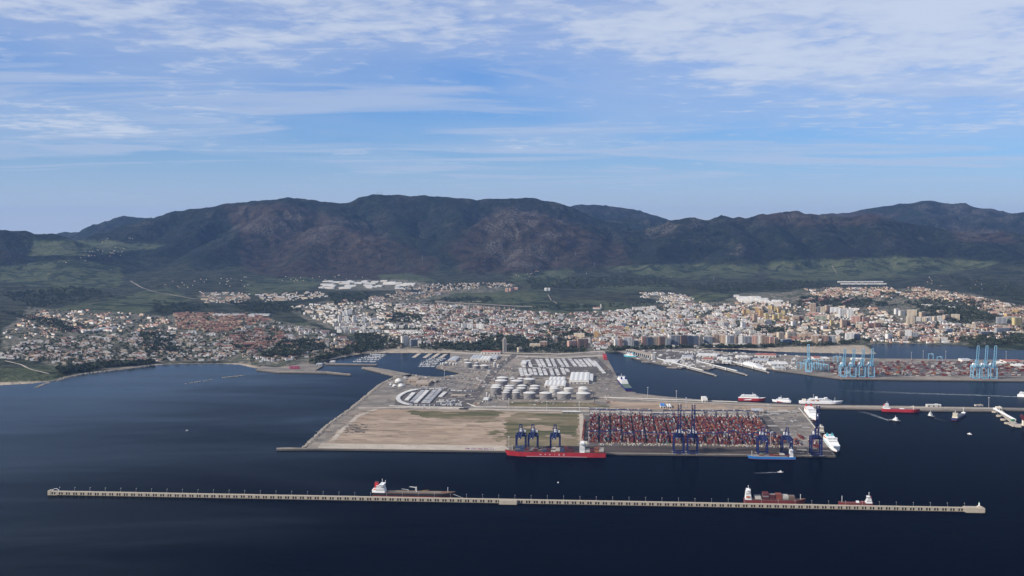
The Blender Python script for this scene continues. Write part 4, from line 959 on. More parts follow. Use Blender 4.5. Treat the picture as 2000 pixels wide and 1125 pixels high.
# ---- container ship behind the breakwater
t = ship('container_ship', 'dark red container ship behind the breakwater with white tower aft', bw_pt(1453, 32), bw_pt(1569, 32), 23, 12, M_HDRED, deckm=M_DECKB, boot=1.0)
o, z = house(t, -t.L*.43, 12, 20, 12, 6, 2.9, shrink=.75); bridge(t, -t.L*.43, 7, 23, z); mast(t, -t.L*.43, z+3, 8); funnel(t, -t.L*.40, 4, z-2, 4, 4, 6, M_CREAM); lifeboat(t, -t.L*.44, -10.5, 17); mast(t, t.L*.45, 13, 10)
t.part('hatch_cover', MB().box(.04*t.L, 0, 12, t.L*.68, 19, 1.6), M_DECKB)
deck_cargo(t, [(-t.L*.27, 2, [5, 3]), (-t.L*.14, 5, [2, 5, 0]), (-t.L*.03, 4, [2, 5, 3]), (t.L*.08, 4, [1, 0, 1]), (t.L*.19, 3, [3, 5, 3]), (t.L*.295, 3, [9, 6, 5])], 13.6, 8, '%s container on the ship behind the breakwater', '%s containers on the ship behind the breakwater', -1)
# ---- small bunker tanker
t = ship('bunker_tanker', 'small dark red tanker behind the breakwater with white wheelhouse aft', bw_pt(1704, 28), bw_pt(1639, 28), 14, 9, M_HDRED, deckm=M_DECKB, boot=.8)
o, z = house(t, -t.L*.38, 13, 12, 9, 4, 2.7, shrink=.55); bridge(t, -t.L*.37, 6, 11, z); mast(t, -t.L*.39, z+3, 8); mast(t, t.L*.42, 9, 13); t.part('pump_house', MB().box(-t.L*.05, 0, 9, 6, 5, 3.5), M_HWHITE); funnel(t, -t.L*.43, 0, 17, 4, 4, 6, M_RED)
t.part('deck_piping', MB().beam((-t.L*.25, -2, 9.8), (t.L*.38, -2, 9.8), .5).beam((-t.L*.25, 2, 9.8), (t.L*.38, 2, 9.8), .5).box(-t.L*.2, 0, 9, 8, 9, 2.4), M_BOOT)
# ---- ferries
def ferry(name, label, A, Bp, width, D, hm_, tiers, x0, x1, fun, fm, sm=None, deckm=None, ma=(0.2, 9), stripe=None, cat='ferry', **kw):
    t = ship(name, label, A, Bp, width, D, hm_, cat=cat, deckm=deckm or M_HWHITE, **kw); ln = (x1-x0)*t.L
    o, z = house(t, (x0+x1)/2*t.L, ln, width*.94, D, tiers, 2.8, sm, True, .72); bridge(t, x1*t.L-ln*.24, 9, width*.96, z-.1, sm)
    for fx, fy in fun: funnel(t, fx*t.L, fy*width, z-1, t.L*.05+2, width*.16+1, 8, fm)
    mast(t, ma[0]*t.L, z+2, ma[1])
    for s in (-1, 1):
        for k in range(2): lifeboat(t, (x0+.12+k*.12)*t.L, s*width*.49, D+2.9)
    if stripe: t.part('side_stripe', MB().box(-.05*t.L, 0, D*.55, t.L*.7, width+.16, D*.16), stripe)
    return t
ferry('passenger_ferry', 'white ferry with teal upper works at the terminal corner, bow outward', G(1616, 861, 0), G(1634, 883, 0), 26, 13, M_HWHITE, 3, -.46, .22, [(-.25, .25), (-.25, -.25)], M_TEAL, ma=(.1, 10), stripe=M_TEAL)
ferry('passenger_ferry', 'white ferry with a red boot top and two red funnels beside the pier root', G(1577, 803, 0), G(1593, 822, 0), 25, 12, M_HWHITE, 3, -.44, .24, [(-.36, .3), (-.36, -.3)], M_RED, boot=2.6)
ferry('cargo_vessel', 'small beige decked vessel moored behind the white and teal ferry', G(1601, 842, 0), G(1607, 850, 0), 15, 6, M_HBLK, 3, -.4, .0, [(-.3, 0)], M_CREAM, M_CREAM, M_DECKG, cat='ship')
def fast_ferry(label, A, Bp, width, D, hm_, tiers=2, stripe=True):
    t = ship('fast_ferry', label, A, Bp, width, D, hm_, cat='ferry', deckm=M_HWHITE, boot=.6, bow=.32, fwd=1.08)
    o, z = house(t, -.06*t.L, t.L*.74, width*.92, D, tiers, 2.9, None, True, .78); bridge(t, .12*t.L, 9, width*.55, z-.1); mast(t, .06*t.L, z+2.5, 6)
    funnel(t, -.3*t.L, width*.25, z-.5, 5, 3, 3, M_HWHITE); funnel(t, -.3*t.L, -width*.25, z-.5, 5, 3, 3, M_HWHITE)
    if stripe:
        for s in (-1, 1): t.part('hull_flash', MB().add([(-.3*t.L, s*(width/2+.08), D*.25), (-.02*t.L, s*(width/2+.08), D*.35), (.05*t.L, s*(width/2+.08), D*.75), (-.22*t.L, s*(width/2+.08), D*.55)], [(0, 1, 2, 3) if s < 0 else (3, 2, 1, 0)]), M_HWHITE)
    return t
fast_ferry('large red hulled fast ferry with white upper decks moored along the pier', G(1442, 781.5, 0), G(1492, 783, 0), 24, 9.5, M_HRED, 3)
t = fast_ferry('smaller white fast ferry with red hull flash moored along the pier', G(1545, 786, 0), G(1510, 784.5, 0), 18, 6.5, M_HWHITE, 2, False)
for s in (-1, 1): t.part('red_flash', MB().add([(-.1*t.L, s*9.1, .8), (.26*t.L, s*9.1, .9), (.3*t.L, s*8.6, 5), (.16*t.L, s*9.1, 3.2)], [(0, 1, 2, 3) if s < 0 else (3, 2, 1, 0)]), M_RED)
t = ferry('passenger_ferry', 'long white ferry with low stern moored along the outer pier', G(1561, 788, 0), G(1640, 789.2, 0), 22, 9, M_HWHITE, 3, -.30, .30, [(-.08, .0)], M_HWHITE, ma=(-.15, 11), fwd=1.09)
mast(t, t.L*.38, 9, 12); t.part('aft_deckhouse', MB().box(-.38*t.L, 0, 9, 12, 14, 6), M_CREAM)
ferry('passenger_ferry', 'navy hulled ferry with white decks berthed stern on at the trailer quay', G(1228, 764.5, 0), G(1209, 743, 0), 27, 12, M_HNAVY, 4, -.12, .34, [(.02, .28), (.02, -.28)], M_HNAVY, deckm=M_DECKGR, ma=(.25, 9))
ferry('passenger_ferry', 'small white and teal ferry berthed below the passenger terminal', G(1244, 698.5, 0), G(1219, 696.5, 0), 20, 8, M_TEAL, 3, -.3, .3, [(-.2, 0)], M_TEAL)
t = fast_ferry('white fast ferry berthed along the third ferry finger pier', G(1452, 713, 0), G(1494, 724, 0), 24, 9, M_HWHITE, 3, False)
fast_ferry('white fast ferry under way at the edge of the basin, long wake astern', G(1987, 774.5, 0), G(2025, 776.5, 0), 20, 7, M_HWHITE, 3, False)
ferry('service_ship', 'small red ship berthed at the inner end of the trailer quay', G(1183, 705, 0), G(1179, 694, 0), 14, 8, M_HRED, 2, -.35, .1, [(-.2, 0)], M_RED, M_RED, M_BOOT, cat='ship')
# ---- working vessels
t = ship('supply_ship', 'bright red supply ship with white wheelhouse aft, moored at the outer pier', G(1722, 803, 0), G(1794, 805.3, 0), 22, 9, M_HRED, deckm=M_BOOT, boot=.8)
o, z = house(t, -.37*t.L, 22, 19, 9, 4, 2.9, shrink=.6); bridge(t, -.36*t.L, 9, 16, z); mast(t, -.36*t.L, z+3, 7); funnel(t, -.43*t.L, 0, 17, 6, 6, 6, M_RED)
t.part('stern_gantry', MB().beam((.36*t.L, -7, 9), (.36*t.L, -7, 19), 1.4).beam((.36*t.L, 7, 9), (.36*t.L, 7, 19), 1.4).beam((.36*t.L, -8, 19), (.36*t.L, 8, 19), 1.6).beam((.36*t.L, 0, 19), (.28*t.L, 0, 18), 1.2), M_CREAM); t.part('deck_cargo', MB().box(.05*t.L, 2, 9, 14, 7, 1.6), M_HWHITE)
def tug(label, A, Bp, w, D, hm_, k=1.0, cat='tug'):
    t = ship('tug_boat', label, A, Bp, w, D, hm_, cat=cat, deckm=M_DECKG, boot=.4, bow=.35, bootm=M_HBLK)
    o, z = house(t, .06*t.L, t.L*.38, w*.66, D, 2, 2.5*k, None, True, .7); bridge(t, .1*t.L, t.L*.18, w*.5, z); mast(t, .05*t.L, z+2.5, 5*k)
    funnel(t, -.08*t.L, w*.22, D+3*k, 2, 1.6, 3*k, M_CREAM); t.part('fender', MB().box(.47*t.L, 0, D*.5, 1.2, w*.4, 1.2), M_BLACK); return t
tug('dark hulled tug under way with a bright wake behind it', G(1737, 821, 0), G(1759, 824.5, 0), 12, 3.4, M_HBLK)
tug('white upperworked tug drifting off the outer pier', G(1824, 815.5, 0), G(1812, 812.5, 0), 11, 3.4, M_HBLK, 1.2)
t = ship('coastal_tanker', 'small blue tanker heading out with grey wheelhouse aft', G(1863, 821, 0), G(1884, 809, 0), 19, 6, M_HNAVY, deckm=M_HBLK, boot=.8)
o, z = house(t, -.36*t.L, 16, 16, 6, 4, 2.7, M_CREAM, True, .6); bridge(t, -.36*t.L, 7, 15, z, M_CREAM); mast(t, -.38*t.L, z+3, 7); mast(t, .38*t.L, 7, 16); t.part('forecastle', MB().box(.40*t.L, 0, 6, 14, 12, 2.6, top=(.8, .7)), M_HWHITE); t.part('deck_piping', MB().box(.05*t.L, 0, 6, t.L*.5, 2, 1.2), M_DECKG)
def launch(label, A, Bp, w):
    t = ship('launch_boat', label, A, Bp, w, 1.6, M_HWHITE, cat='boat', deckm=M_DECKG, boot=.2, bow=.4); t.part('cabin', MB().box(0, 0, 1.6, t.L*.38, w*.7, 2.2, top=(.75, .85)), M_HWHITE); t.part('cabin_window', MB().box(0, 0, 2.5, t.L*.36, w*.64, .7), M_GLASS); t.part('aerial', MB().beam((-.1*t.L, 0, 3.6), (-.1*t.L, 0, 6.2), .2), M_HWHITE)
launch('pilot launch running past the small blue ship with white wake', G(1519, 922.2, 0), G(1530, 922.8, 0), 5); launch('small white launch lying alone off the bulk pier', G(1890, 847.5, 0), G(1898, 849, 0), 5); launch('tiny white boat alone in the left hand bay', G(363, 842, 0), G(368, 841.5, 0), 3)
by = Thing('mooring_buoy', G(1090, 943, 0), 0, 'white buoy floating between the breakwater and the red ship', 'buoy'); by.part('float', MB().cyl(0, 0, -.5, 2, 1.6, 12, 1.6), M_HWHITE, smooth=True); by.part('topmark', MB().cyl(0, 0, 1.1, .5, 2.4, 8, .3), M_HWHITE)
box_field('deck_containers', deckP, deckS, deckR, deckC)
# mooring lines of the tanker
b = MB()
for dy in (0, 3):
    p = bw_pt(884, 32+dy)+Vector((0, 0, 11)); q = bw_pt(910, 12)+Vector((0, 0, 5)); b.beam(p, q, .28)
tag(b.build('mooring_lines', M_STEEL), kind='stuff')
# ---- wakes: foam lying on the water
def wake_mat():
    m = bpy.data.materials.new('wake_foam'); m.use_nodes = True; t = NT(m.node_tree); t.n.clear()
    a = t.node('ShaderNodeAttribute', _attribute_name='foam'); pos = t.vmath('MULTIPLY', t.node('ShaderNodeNewGeometry').outputs['Position'], (.25, 1, 1)); nz = t.noise(pos, .12, 5, .65)
    al = t.math('MULTIPLY', t.node('ShaderNodeSeparateColor', Color=a.outputs[0]).outputs[0], t.maprange(nz, .32, .66, 0.1, 1.1), clamp=True)
    p = t.node('ShaderNodeBsdfPrincipled', Base_Color=(.72, .76, .78), Roughness=.8, Alpha=al)
    t.l.new(p.outputs[0], t.node('ShaderNodeOutputMaterial').inputs[0]); return m
M_WAKE = wake_mat()
def wake(pts, w0, w1, a0, a1):
    P = [G(a, b_, 0) for a, b_ in pts]; Q = []
    for i in range(len(P)-1):
        for k in range(8): Q.append(P[i].lerp(P[i+1], k/8))
    Q.append(P[-1]); n = len(Q); v = []; al = []; f = []
    for i, p in enumerate(Q):
        d = (Q[min(i+1, n-1)]-Q[max(i-1, 0)]).normalized(); q = Vector((-d.y, d.x, 0)); s = i/(n-1); wd = w0+(w1-w0)*s
        for j, (o, e) in enumerate(((-1, 0), (-.7, 1), (-.25, .45), (.25, .45), (.7, 1), (1, 0))): v.append((p.x+q.x*o*wd/2, p.y+q.y*o*wd/2, .08)); al.append([e*(a0+(a1-a0)*s**.6)]*3)
    for i in range(n-1):
        for j in range(5): f.append((i*6+j, i*6+6+j, i*6+7+j, i*6+j+1))
    f = np.array(f); me = np_mesh('wake_foam', v, f.ravel(), np.full(len(f), 4), [M_WAKE], attrs={'foam': ('POINT', np.array(al))}); tag(link('wake_foam', me), kind='stuff')
wake([(1738, 822), (1718, 815), (1698, 808), (1672, 801.8)], 7, 26, .95, 0); wake([(1519, 922.3), (1498, 923.2), (1470, 924.6)], 5, 16, .8, 0); wake([(1988, 775), (1900, 771.5), (1780, 768), (1640, 762)], 8, 46, .95, .0); wake([(1824, 816), (1838, 820), (1850, 823)], 4, 10, .4, 0); wake([(1484, 738), (1500, 735)], 3, 6, .2, 0)
# ================================================================== TANKS
M_TANK = mat('tank_wall', (0.20, 0.185, 0.175), .6, .14, .05); M_TROOF = mat('tank_roof', (0.58, 0.56, 0.52), .6, .12, .06); M_TWHITE = mat('white_tank_wall', (0.42, 0.40, 0.37), .6, .1, .05)
def tank(px, rim, w, hm=20.0, white=False, label=None, group=None, roof=.12, name='storage_tank'):
    p = G(px, rim, QZ+hm); r = w*p.y/F/2; p = Vector((p.x, p.y+r*.9, QZ)); t = Thing(name, p, 0, label, 'tank', group); m = M_TWHITE if white else M_TANK
    t.part('shell', MB().cyl(0, 0, -.3, r, hm+.3, 28), m, smooth=False)
    ro = t.part('roof', MB().cone_roof(0, 0, hm+.02, r*1.01, r*roof*1.3+.6, 28), M_TROOF, smooth=True)
    t.part('roof_vent', MB().cyl(0, 0, hm+r*roof*1.2, .8, 1.6, 6), M_STEEL, ro)
    t.part('wind_girder', MB().cyl(0, 0, hm-1.2, r+.5, .5, 28), m)
    b = MB()                                        # stair winding up the shell
    for i in range(12): a0 = -2.4+i*.11; a1 = a0+.11; b.beam(((r+.7)*math.cos(a0), (r+.7)*math.sin(a0), hm*i/12), ((r+.7)*math.cos(a1), (r+.7)*math.sin(a1), hm*(i+1)/12), .9, .5)
    t.part('stairway', b, M_STEEL); return t
for k, (x, rm, w, h) in enumerate([(988, 767, 15, 22), (1007.5, 767, 15, 22), (1034, 768.5, 24.5, 20), (1066, 768.8, 25, 20), (1102, 769, 28.5, 20), (1140, 769.5, 28.5, 20)]):
    tank(x, rm, w, h, label=['slim grey tank with pale roof in the front row, outermost beside the pipe racks', 'slim grey tank in the front row between its slim twin and a broad tank', 'broad grey tank in the front row next to the slim pair', 'broad grey tank, second of the four broad ones from the slim pair', 'broad grey tank in the front row, beside the tank at the open plot', 'broad grey tank at the end of the front row by the open plot'][k])
for x, rm, w, h in [(990, 763, 15, 22), (1008, 763, 15, 22), (968, 757.5, 20.5, 24), (994.5, 759, 20.5, 20), (1018, 759, 19, 20), (1043, 759.5, 19, 20), (995.5, 754.5, 19.5, 20), (1020, 754, 19, 20), (1045, 754.5, 19.5, 20), (969.5, 753.5, 20, 20)]:
    tank(x, rm, w, h, label='grey tank with pale domed roof in the crowded middle rows of the tank farm', group='middle row tanks of the tank farm')
for x, rm, w, h in [(1083, 759.5, 19, 22), (1111, 759.5, 19, 20), (1139.5, 760.5, 20, 20), (1083, 756, 17, 19), (1139, 757.5, 17, 19)]: tank(x, rm, w, h, True, 'white walled tank standing behind the broad front tanks', 'white tanks behind the front row')
for x, rm, w, h in [(979, 744.5, 24.5, 20), (981, 738.5, 22.5, 20), (1009.5, 745, 24, 20), (1034, 741.5, 23.5, 20), (1001, 739.5, 12, 18), (1017, 740, 14, 16), (1033, 733, 13, 16)]: tank(x, rm, w, h, label='broad grey tank with white roof in the rear rows of the tank farm', group='rear row tanks of the tank farm')
for x, rm, w, h in [(914, 709, 15, 20), (929.5, 714.5, 13, 15), (945.5, 714.5, 18, 15), (931, 708.5, 9, 15), (910.5, 703.5, 10, 22)]: tank(x, rm, w, h, label='beige tank in the smaller depot beside the marina', group='tanks of the depot beside the marina')
for x, rm, w, h in [(966, 708.5, 5, 18), (973, 713, 5.5, 12), (861, 709.5, 3.5, 10), (865.5, 709, 5, 12), (872, 708.5, 6.5, 12), (879.5, 708, 4, 10), (886, 709.5, 5, 10), (891, 710, 4, 9), (951, 767, 3.2, 18), (956, 771, 3, 12)]: tank(x, rm, w, h, True, 'small white silo tank standing in the port depots', 'small white silo tanks', roof=.25, name='silo_tank')
for k, (x, rm, w, h) in enumerate([(770, 753.5, 8, 5), (783, 754, 13, 5), (778, 744.5, 15, 8), (763, 751, 5, 4)]): tank(x, rm, w, h, True, ['small white domed digester tank at the bend of the sea wall', 'wide grey domed digester tank near the sea wall', 'flat white settling tank behind the domed tanks', 'smallest pale dome tank nearest the rubble slope'][k], roof=.5, name='digester_tank')
# earth-coloured bund walls and pipe racks between the tank rows
M_BUND = mat('bund_wall', (0.30, 0.26, 0.21), .9, .25, .1, coords='World'); M_PIPE = mat('pipe_grey', (0.27, 0.26, 0.25), .6, .2, .2)
for k, (x0, y0, x1, y1) in enumerate([(978, 783, 1158, 785.5), (960, 771.5, 978, 783), (1157, 771, 1160, 785), (975, 763, 1155, 766), (955, 748, 1060, 751), (1050, 756, 1160, 758)]):
    p, q = G(x0, y0, QZ), G(x1, y1, QZ); tag(MB().beam((p.x, p.y, QZ+.9), (q.x, q.y, QZ+.9), 1.2, 2.2).build('bund_wall', M_BUND), ['long bund wall in front of the first tank row', 'short bund wall at the pipe rack side of the tank farm', 'short bund wall at the open plot side of the tank farm', 'bund wall between the first two tank rows', 'bund wall behind the middle tank rows', 'bund wall behind the white walled tanks'][k], 'wall')
for k, (x0, y0, x1, y1) in enumerate([(958, 776, 1000, 777.5), (962, 766, 966, 779), (1000, 764.5, 1150, 767), (985, 750, 1055, 752), (898, 722, 960, 724)]):
    p, q = G(x0, y0, QZ), G(x1, y1, QZ); d = q-p; t = Thing('pipe_rack', p, math.atan2(d.y, d.x), ['elevated pipe rack in front of the slim tanks', 'short pipe rack beside the slim tanks', 'long pipe rack between the first tank rows', 'pipe rack behind the middle tanks', 'pipe rack in front of the depot tanks beside the marina'][k], 'pipe rack'); Ln = d.length; b = MB(); c_ = MB()
    for i in range(5): b.beam((0, -2+i, 5), (Ln, -2+i, 5), .5)
    for i in range(max(2, int(Ln/12))): xx = Ln*i/max(1, int(Ln/12)-1); c_.beam((xx, -2.6, -.2), (xx, -2.6, 5), .4).beam((xx, 2.6, -.2), (xx, 2.6, 5), .4).beam((xx, -2.8, 4.7), (xx, 2.8, 4.7), .4)
    t.part('pipe_bundle', b, M_PIPE); t.part('trestle', c_, M_STEEL)
# ================================================================== SHEDS AND PORT BUILDINGS
def M_B(c, nm): return mat(nm, c, .8, .14, .08)
M_SHED = M_B((0.56, 0.55, 0.52), 'shed_roof_white'); M_SHEDG = M_B((0.36, 0.37, 0.38), 'shed_roof_grey'); M_SHEDB = M_B((0.32, 0.26, 0.20), 'shed_roof_brown'); M_SHEDR = M_B((0.30, 0.11, 0.075), 'shed_roof_red'); M_WALLW = M_B((0.62, 0.58, 0.52), 'shed_wall_white'); M_WALLB = M_B((0.34, 0.26, 0.19), 'shed_wall_brown')
def shed(x0, y0, x1, y1, h, label, bays=3, rm=None, wm=None, skew=None, cat='warehouse', group=None, gable=1.6, flat=False, name='warehouse'):
    # photo rectangle of the roof: far-left .. near-right, lying at height h
    z = QZ+h; A = G(x0, y1, z); Bq = G(x1, y1, z); Cq = G((x0+x1)/2, y0, z); w = (Bq-A).length; d = max(8, (Cq.y-A.y)); cx = (A+Bq)/2
    if skew is None: skew = PRZ
    c = Vector((cx.x, cx.y, QZ-.2))+Vector((-math.sin(skew), math.cos(skew), 0))*d/2
    t = Thing(name, c, skew, label, cat, group); t.part('wall', MB().box(0, 0, 0, w, d, h+.1), wm or M_WALLW)
    if flat:
        b = MB().box(0, 0, h+.1, w+.4, d+.4, .6); b.box(w*.2, d*.1, h+.7, w*.2, d*.3, 2); t.part('roof', b, rm or M_SHED)
    else:
        bw_ = w/bays
        for k in range(bays):
            xa = -w/2+k*bw_; g = gable; v = [(xa, -d/2-.3, h+.1), (xa+bw_, -d/2-.3, h+.1), (xa+bw_/2, -d/2-.3, h+.1+g), (xa, d/2+.3, h+.1), (xa+bw_, d/2+.3, h+.1), (xa+bw_/2, d/2+.3, h+.1+g)]
            t.part('roof', MB().add(v, [(0, 1, 2), (5, 4, 3), (0, 2, 5, 3), (2, 1, 4, 5), (1, 0, 3, 4)]), rm or M_SHED)
    b = MB(); n = max(2, int(w/14))
    for k in range(n): b.box(-w/2+w*(k+.5)/n, -d/2-.06, .3, 4.2, .12, min(4.4, h*.6))
    t.part('loading_doors', b, M_GLASS); t.part('door_canopy', MB().box(0, -d/2-1, min(h-.8, 5.4), w*.9, 2, .3), M_STEEL)
    return t
shed(1112, 727, 1150, 743, 12, 'large white roofed warehouse between the trailer park and tank farm', 4); shed(1146, 730, 1158, 742, 9, 'white annexe hall beside the large warehouse at the trailer quay', 1, skew=PRZ); shed(1063, 743, 1104, 752, 9, 'low pale warehouse with ribbed roof just behind the tanks', 5, M_SHED); shed(1072, 736, 1103, 742, 8, 'smaller pale warehouse behind the ribbed roof one', 4, M_SHED)
shed(918, 693, 937, 700, 10, 'grey sawtooth port shed behind the depot tanks', 3, M_SHEDG); shed(936, 695, 956, 702, 10, 'white port shed next to the grey sawtooth one', 3, M_SHED); shed(957, 693, 970, 699, 9, 'small grey shed beside the main port road', 2, M_SHEDG); shed(875, 696, 890, 703, 8, 'grey roofed shed at the marina edge', 1, M_SHEDG)
shed(939, 684.5, 977, 687.5, 8, 'long red roofed port shed along the coast road', 1, M_SHEDR); shed(797, 736, 816, 741, 12, 'plain beige box building at the marina entrance', 1, M_SHEDB, M_WALLB, flat=True); shed(809, 742, 837, 749, 9, 'wide brown flat roofed building beside the beige box', 1, M_SHEDB, M_WALLB, flat=True); shed(838, 741, 851, 745, 6, 'small brown flat building beside the wide one', 1, M_SHEDB, M_WALLB, flat=True)
shed(1017, 704, 1027, 710, 8, 'small pale office at the head of the trailer park', 1, flat=True); shed(943, 776, 953, 781, 6, 'small pale pump house in front of the tank farm', 1, flat=True); shed(880, 770, 908, 773, 4, 'long low brown shelter inside the truck park', 1, M_SHEDB, M_WALLB, flat=True); shed(1290, 788, 1300, 793, 7, 'small blue roofed hut beside the gantry yard', 2, M_HBLUE); shed(1303, 789, 1312, 794, 6, 'small white tent roofed hut next to the blue one', 2)
shed(1372, 774, 1382, 779, 11, 'white control building on the pier by the fast ferries', 1, flat=True, cat='building', name='control_building'); shed(1098, 803.2, 1134, 804.4, 5, 'long pale green and white gate building by the grass plot', 4, M_SHED, M_DECKGR, flat=True); shed(1470, 798, 1492, 802, 9, 'dark workshop building behind the container stacks', 2, M_SHEDG, M_WALLB, flat=True); shed(1905, 790, 1920, 791, 4, 'low pink hut on the outer pier', 1, M_SHEDB, flat=True); shed(1810, 789.5, 1838, 790.5, 7, 'long white shed standing on the outer pier', 1, flat=True); shed(1947, 794, 1957, 795.5, 9, 'beige conveyor transfer house at the bulk pier root', 1, M_CREAM, M_CREAM, flat=True)
shed(617, 709, 628, 711, 7, 'grey boat house at the marina quay corner', 1, M_SHEDG, M_SHEDG, flat=True); shed(644, 704.5, 653, 706, 6, 'white marina office near the beach', 1, flat=True)
for k, (x0, y0, x1, y1) in enumerate([(1296, 702, 1322, 707), (1360, 690, 1400, 694), (1330, 694, 1352, 698), (1372, 698, 1392, 702), (1400, 697, 1420, 700), (1410, 703, 1428, 706), (1470, 700, 1500, 704), (1475, 690, 1515, 694), (1440, 694, 1465, 697), (1505, 706, 1540, 711), (1512, 715, 1535, 718), (1590, 696, 1605, 699), (1606, 697, 1620, 700), (1665, 699, 1690, 701), (1880, 700, 1900, 703), (1965, 702, 2000, 706), (1985, 710, 2010, 715), (1950, 706, 1962, 709)]): shed(x0, y0, x1, y1, 7+k % 3, 'low white or pale port building on the ferry and far container quays', 3, [M_SHED, M_SHED, M_SHEDG, M_SHEDR][k % 4], skew=-.25 if k < 8 else -.05, group='low buildings on the far quays', flat=k % 3 == 0)
# passenger terminal with slanting ribs
A = G(1223, 690, QZ); Bq = G(1268, 702, QZ); d = Bq-A; t = Thing('passenger_terminal', (A+Bq)/2, math.atan2(d.y, d.x), 'long white ferry terminal hall with slanting ribs beside the teal ferry', 'terminal'); Lt = d.length
t.part('hall', MB().box(0, 16, 0, Lt, 30, 17), M_GLASS); t.part('roof', MB().box(0, 15, 17, Lt+4, 36, 1.4), M_SHEDB)
for k in range(13): x = -Lt/2+Lt*k/12; t.part('facade_rib', MB().beam((x, -1.2, .0), (x+9, -1.2, 17.6), 2.6, 2.0), M_WHITE)
t.part('stair_tower', MB().box(Lt/2+8, 14, 0, 16, 16, 24), M_WALLW); b = MB()
for k in range(4): b.box(Lt/2+8, 5.8, 3+k*5.5, 14, .6, 2.2)
t.part('tower_window', b, M_GLASS)
# ferry finger piers with covered walkways on piles
for k, (a, b_) in enumerate((((1268, 700), (1396, 734)), ((1360, 709), (1456, 733)), ((1428, 710), (1499, 728)))):
    A = G(*a, 0); Bq = G(*b_, 0); d = Bq-A; t = Thing('finger_pier', A, math.atan2(d.y, d.x), ['longest ferry finger pier with covered walkway on piles', 'middle ferry finger pier with covered walkway on piles', 'shortest ferry finger pier lying beside the white fast ferry'][k], 'pier'); Ln = d.length
    t.part('deck', MB().box(Ln/2, 0, 2.2, Ln, 7, 1.6), M_CONC); t.part('walkway', MB().box(Ln*.42, 0, 8, Ln*.84, 4, 3.2), M_SHED); b = MB()
    for i in range(int(Ln/9)): b.box(4.5+i*9, 0, 3.8, .8, 3, 4.2)
    t.part('walkway_columns', b, M_STEEL); b = MB()
    for i in range(int(Ln/8)):
        for s in (-1, 1): b.cyl(4+i*8, s*2.6, -5, .9, 7.4, 6)
    t.part('piles', b, M_WALL); t.part('mooring_dolphin', MB().cyl(Ln+9, 0, -5, 5, 8.5, 12), M_CONC)
    for i in range(2): t.part('boarding_tower', MB().box(Ln*(.35+.3*i), -5, 3.8, 6, 6, 9), M_WALLW)
for x, y in ((1262, 708), (1312, 719.5)): t = Thing('mooring_platform', G(x, y, 0), -.3, 'low concrete mooring platform alongside the long finger pier', 'platform', 'mooring platforms by the finger piers'); t.part('deck', MB().box(0, 0, 1.5, 42, 10, 1.6), M_CONC); t.part('piles', MB().cyl(-15, 0, -5, 1.2, 6.6, 6).cyl(15, 0, -5, 1.2, 6.6, 6).cyl(0, 0, -5, 1.2, 6.6, 6), M_WALL)
# bulk pier at the right
A = G(1943, 799, 0); Bq = G(1985, 836, 0); d = Bq-A; t = Thing('bulk_pier', A, math.atan2(d.y, d.x), 'stepped bulk pier with dolphins running out from the outer pier', 'pier'); Ln = d.length
t.part('deck', MB().box(Ln*.5, 6, 2, Ln, 16, 2), M_CONC)
for s in (.2, .42, .62, .8): t.part('dolphin', MB().cyl(Ln*s, -12, -5, 9, 9, 14), M_CONC)
P2 = G(2010, 832, 0); lo = t.o.matrix_basis; e = Thing('bulk_platform', G(1992, 833, 0), PRZ, 'broad concrete bulk berth platform below the conveyor', 'platform'); e.part('deck', MB().box(10, 12, -6, 66, 40, 9.5), M_CONC); e.part('fender_row', MB().box(10, -8.4, .5, 60, .8, 2.2), M_BLACK)
A = G(1941, 796, QZ+12); Bq = G(1983, 818, QZ+10); t = Thing('conveyor_gallery', (A.x, A.y, QZ-2), 0, 'long white inclined conveyor gallery above the bulk pier', 'conveyor'); t.part('gallery', MB().beam((0, 0, 12), (Bq.x-A.x, Bq.y-A.y, 9), 5, 4), M_WHITE); b = MB()
for k in range(6): q = (Bq-A)*(k/5); b.beam((q.x, q.y, -1), (q.x, q.y, 11), .9)
t.part('trestle', b, M_STEEL)
t = Thing('hopper_tower', G(1978, 828, QZ), 0, 'small green steel hopper frame at the conveyor end', 'hopper'); t.part('hopper', MB().box(0, 0, 8, 8, 8, 6, top=(1.3, 1.3)), mat('hopper_green', (0.07, 0.2, 0.1), .6, .1, .1)); b = MB()
for sx in (-1, 1):
    for sy in (-1, 1): b.beam((sx*3.5, sy*3.5, -1), (sx*3.5, sy*3.5, 8), .7)
t.part('frame', b, M_STEEL)
t = Thing('ship_unloader', G(2000, 830, QZ), 0, 'rust red bulk unloader crane on a pale base beside the green hopper', 'crane'); t.part('base', MB().box(0, 0, -1, 9, 9, 15), M_CREAM); t.part('turret', MB().box(0, 0, 14, 10, 10, 12), M_HDRED); t.part('jib', MB().beam((0, 0, 26), (34, 0, 34), 2.4), M_HDRED); t.part('counterweight', MB().box(-7, 0, 22, 6, 7, 8), M_HDRED)
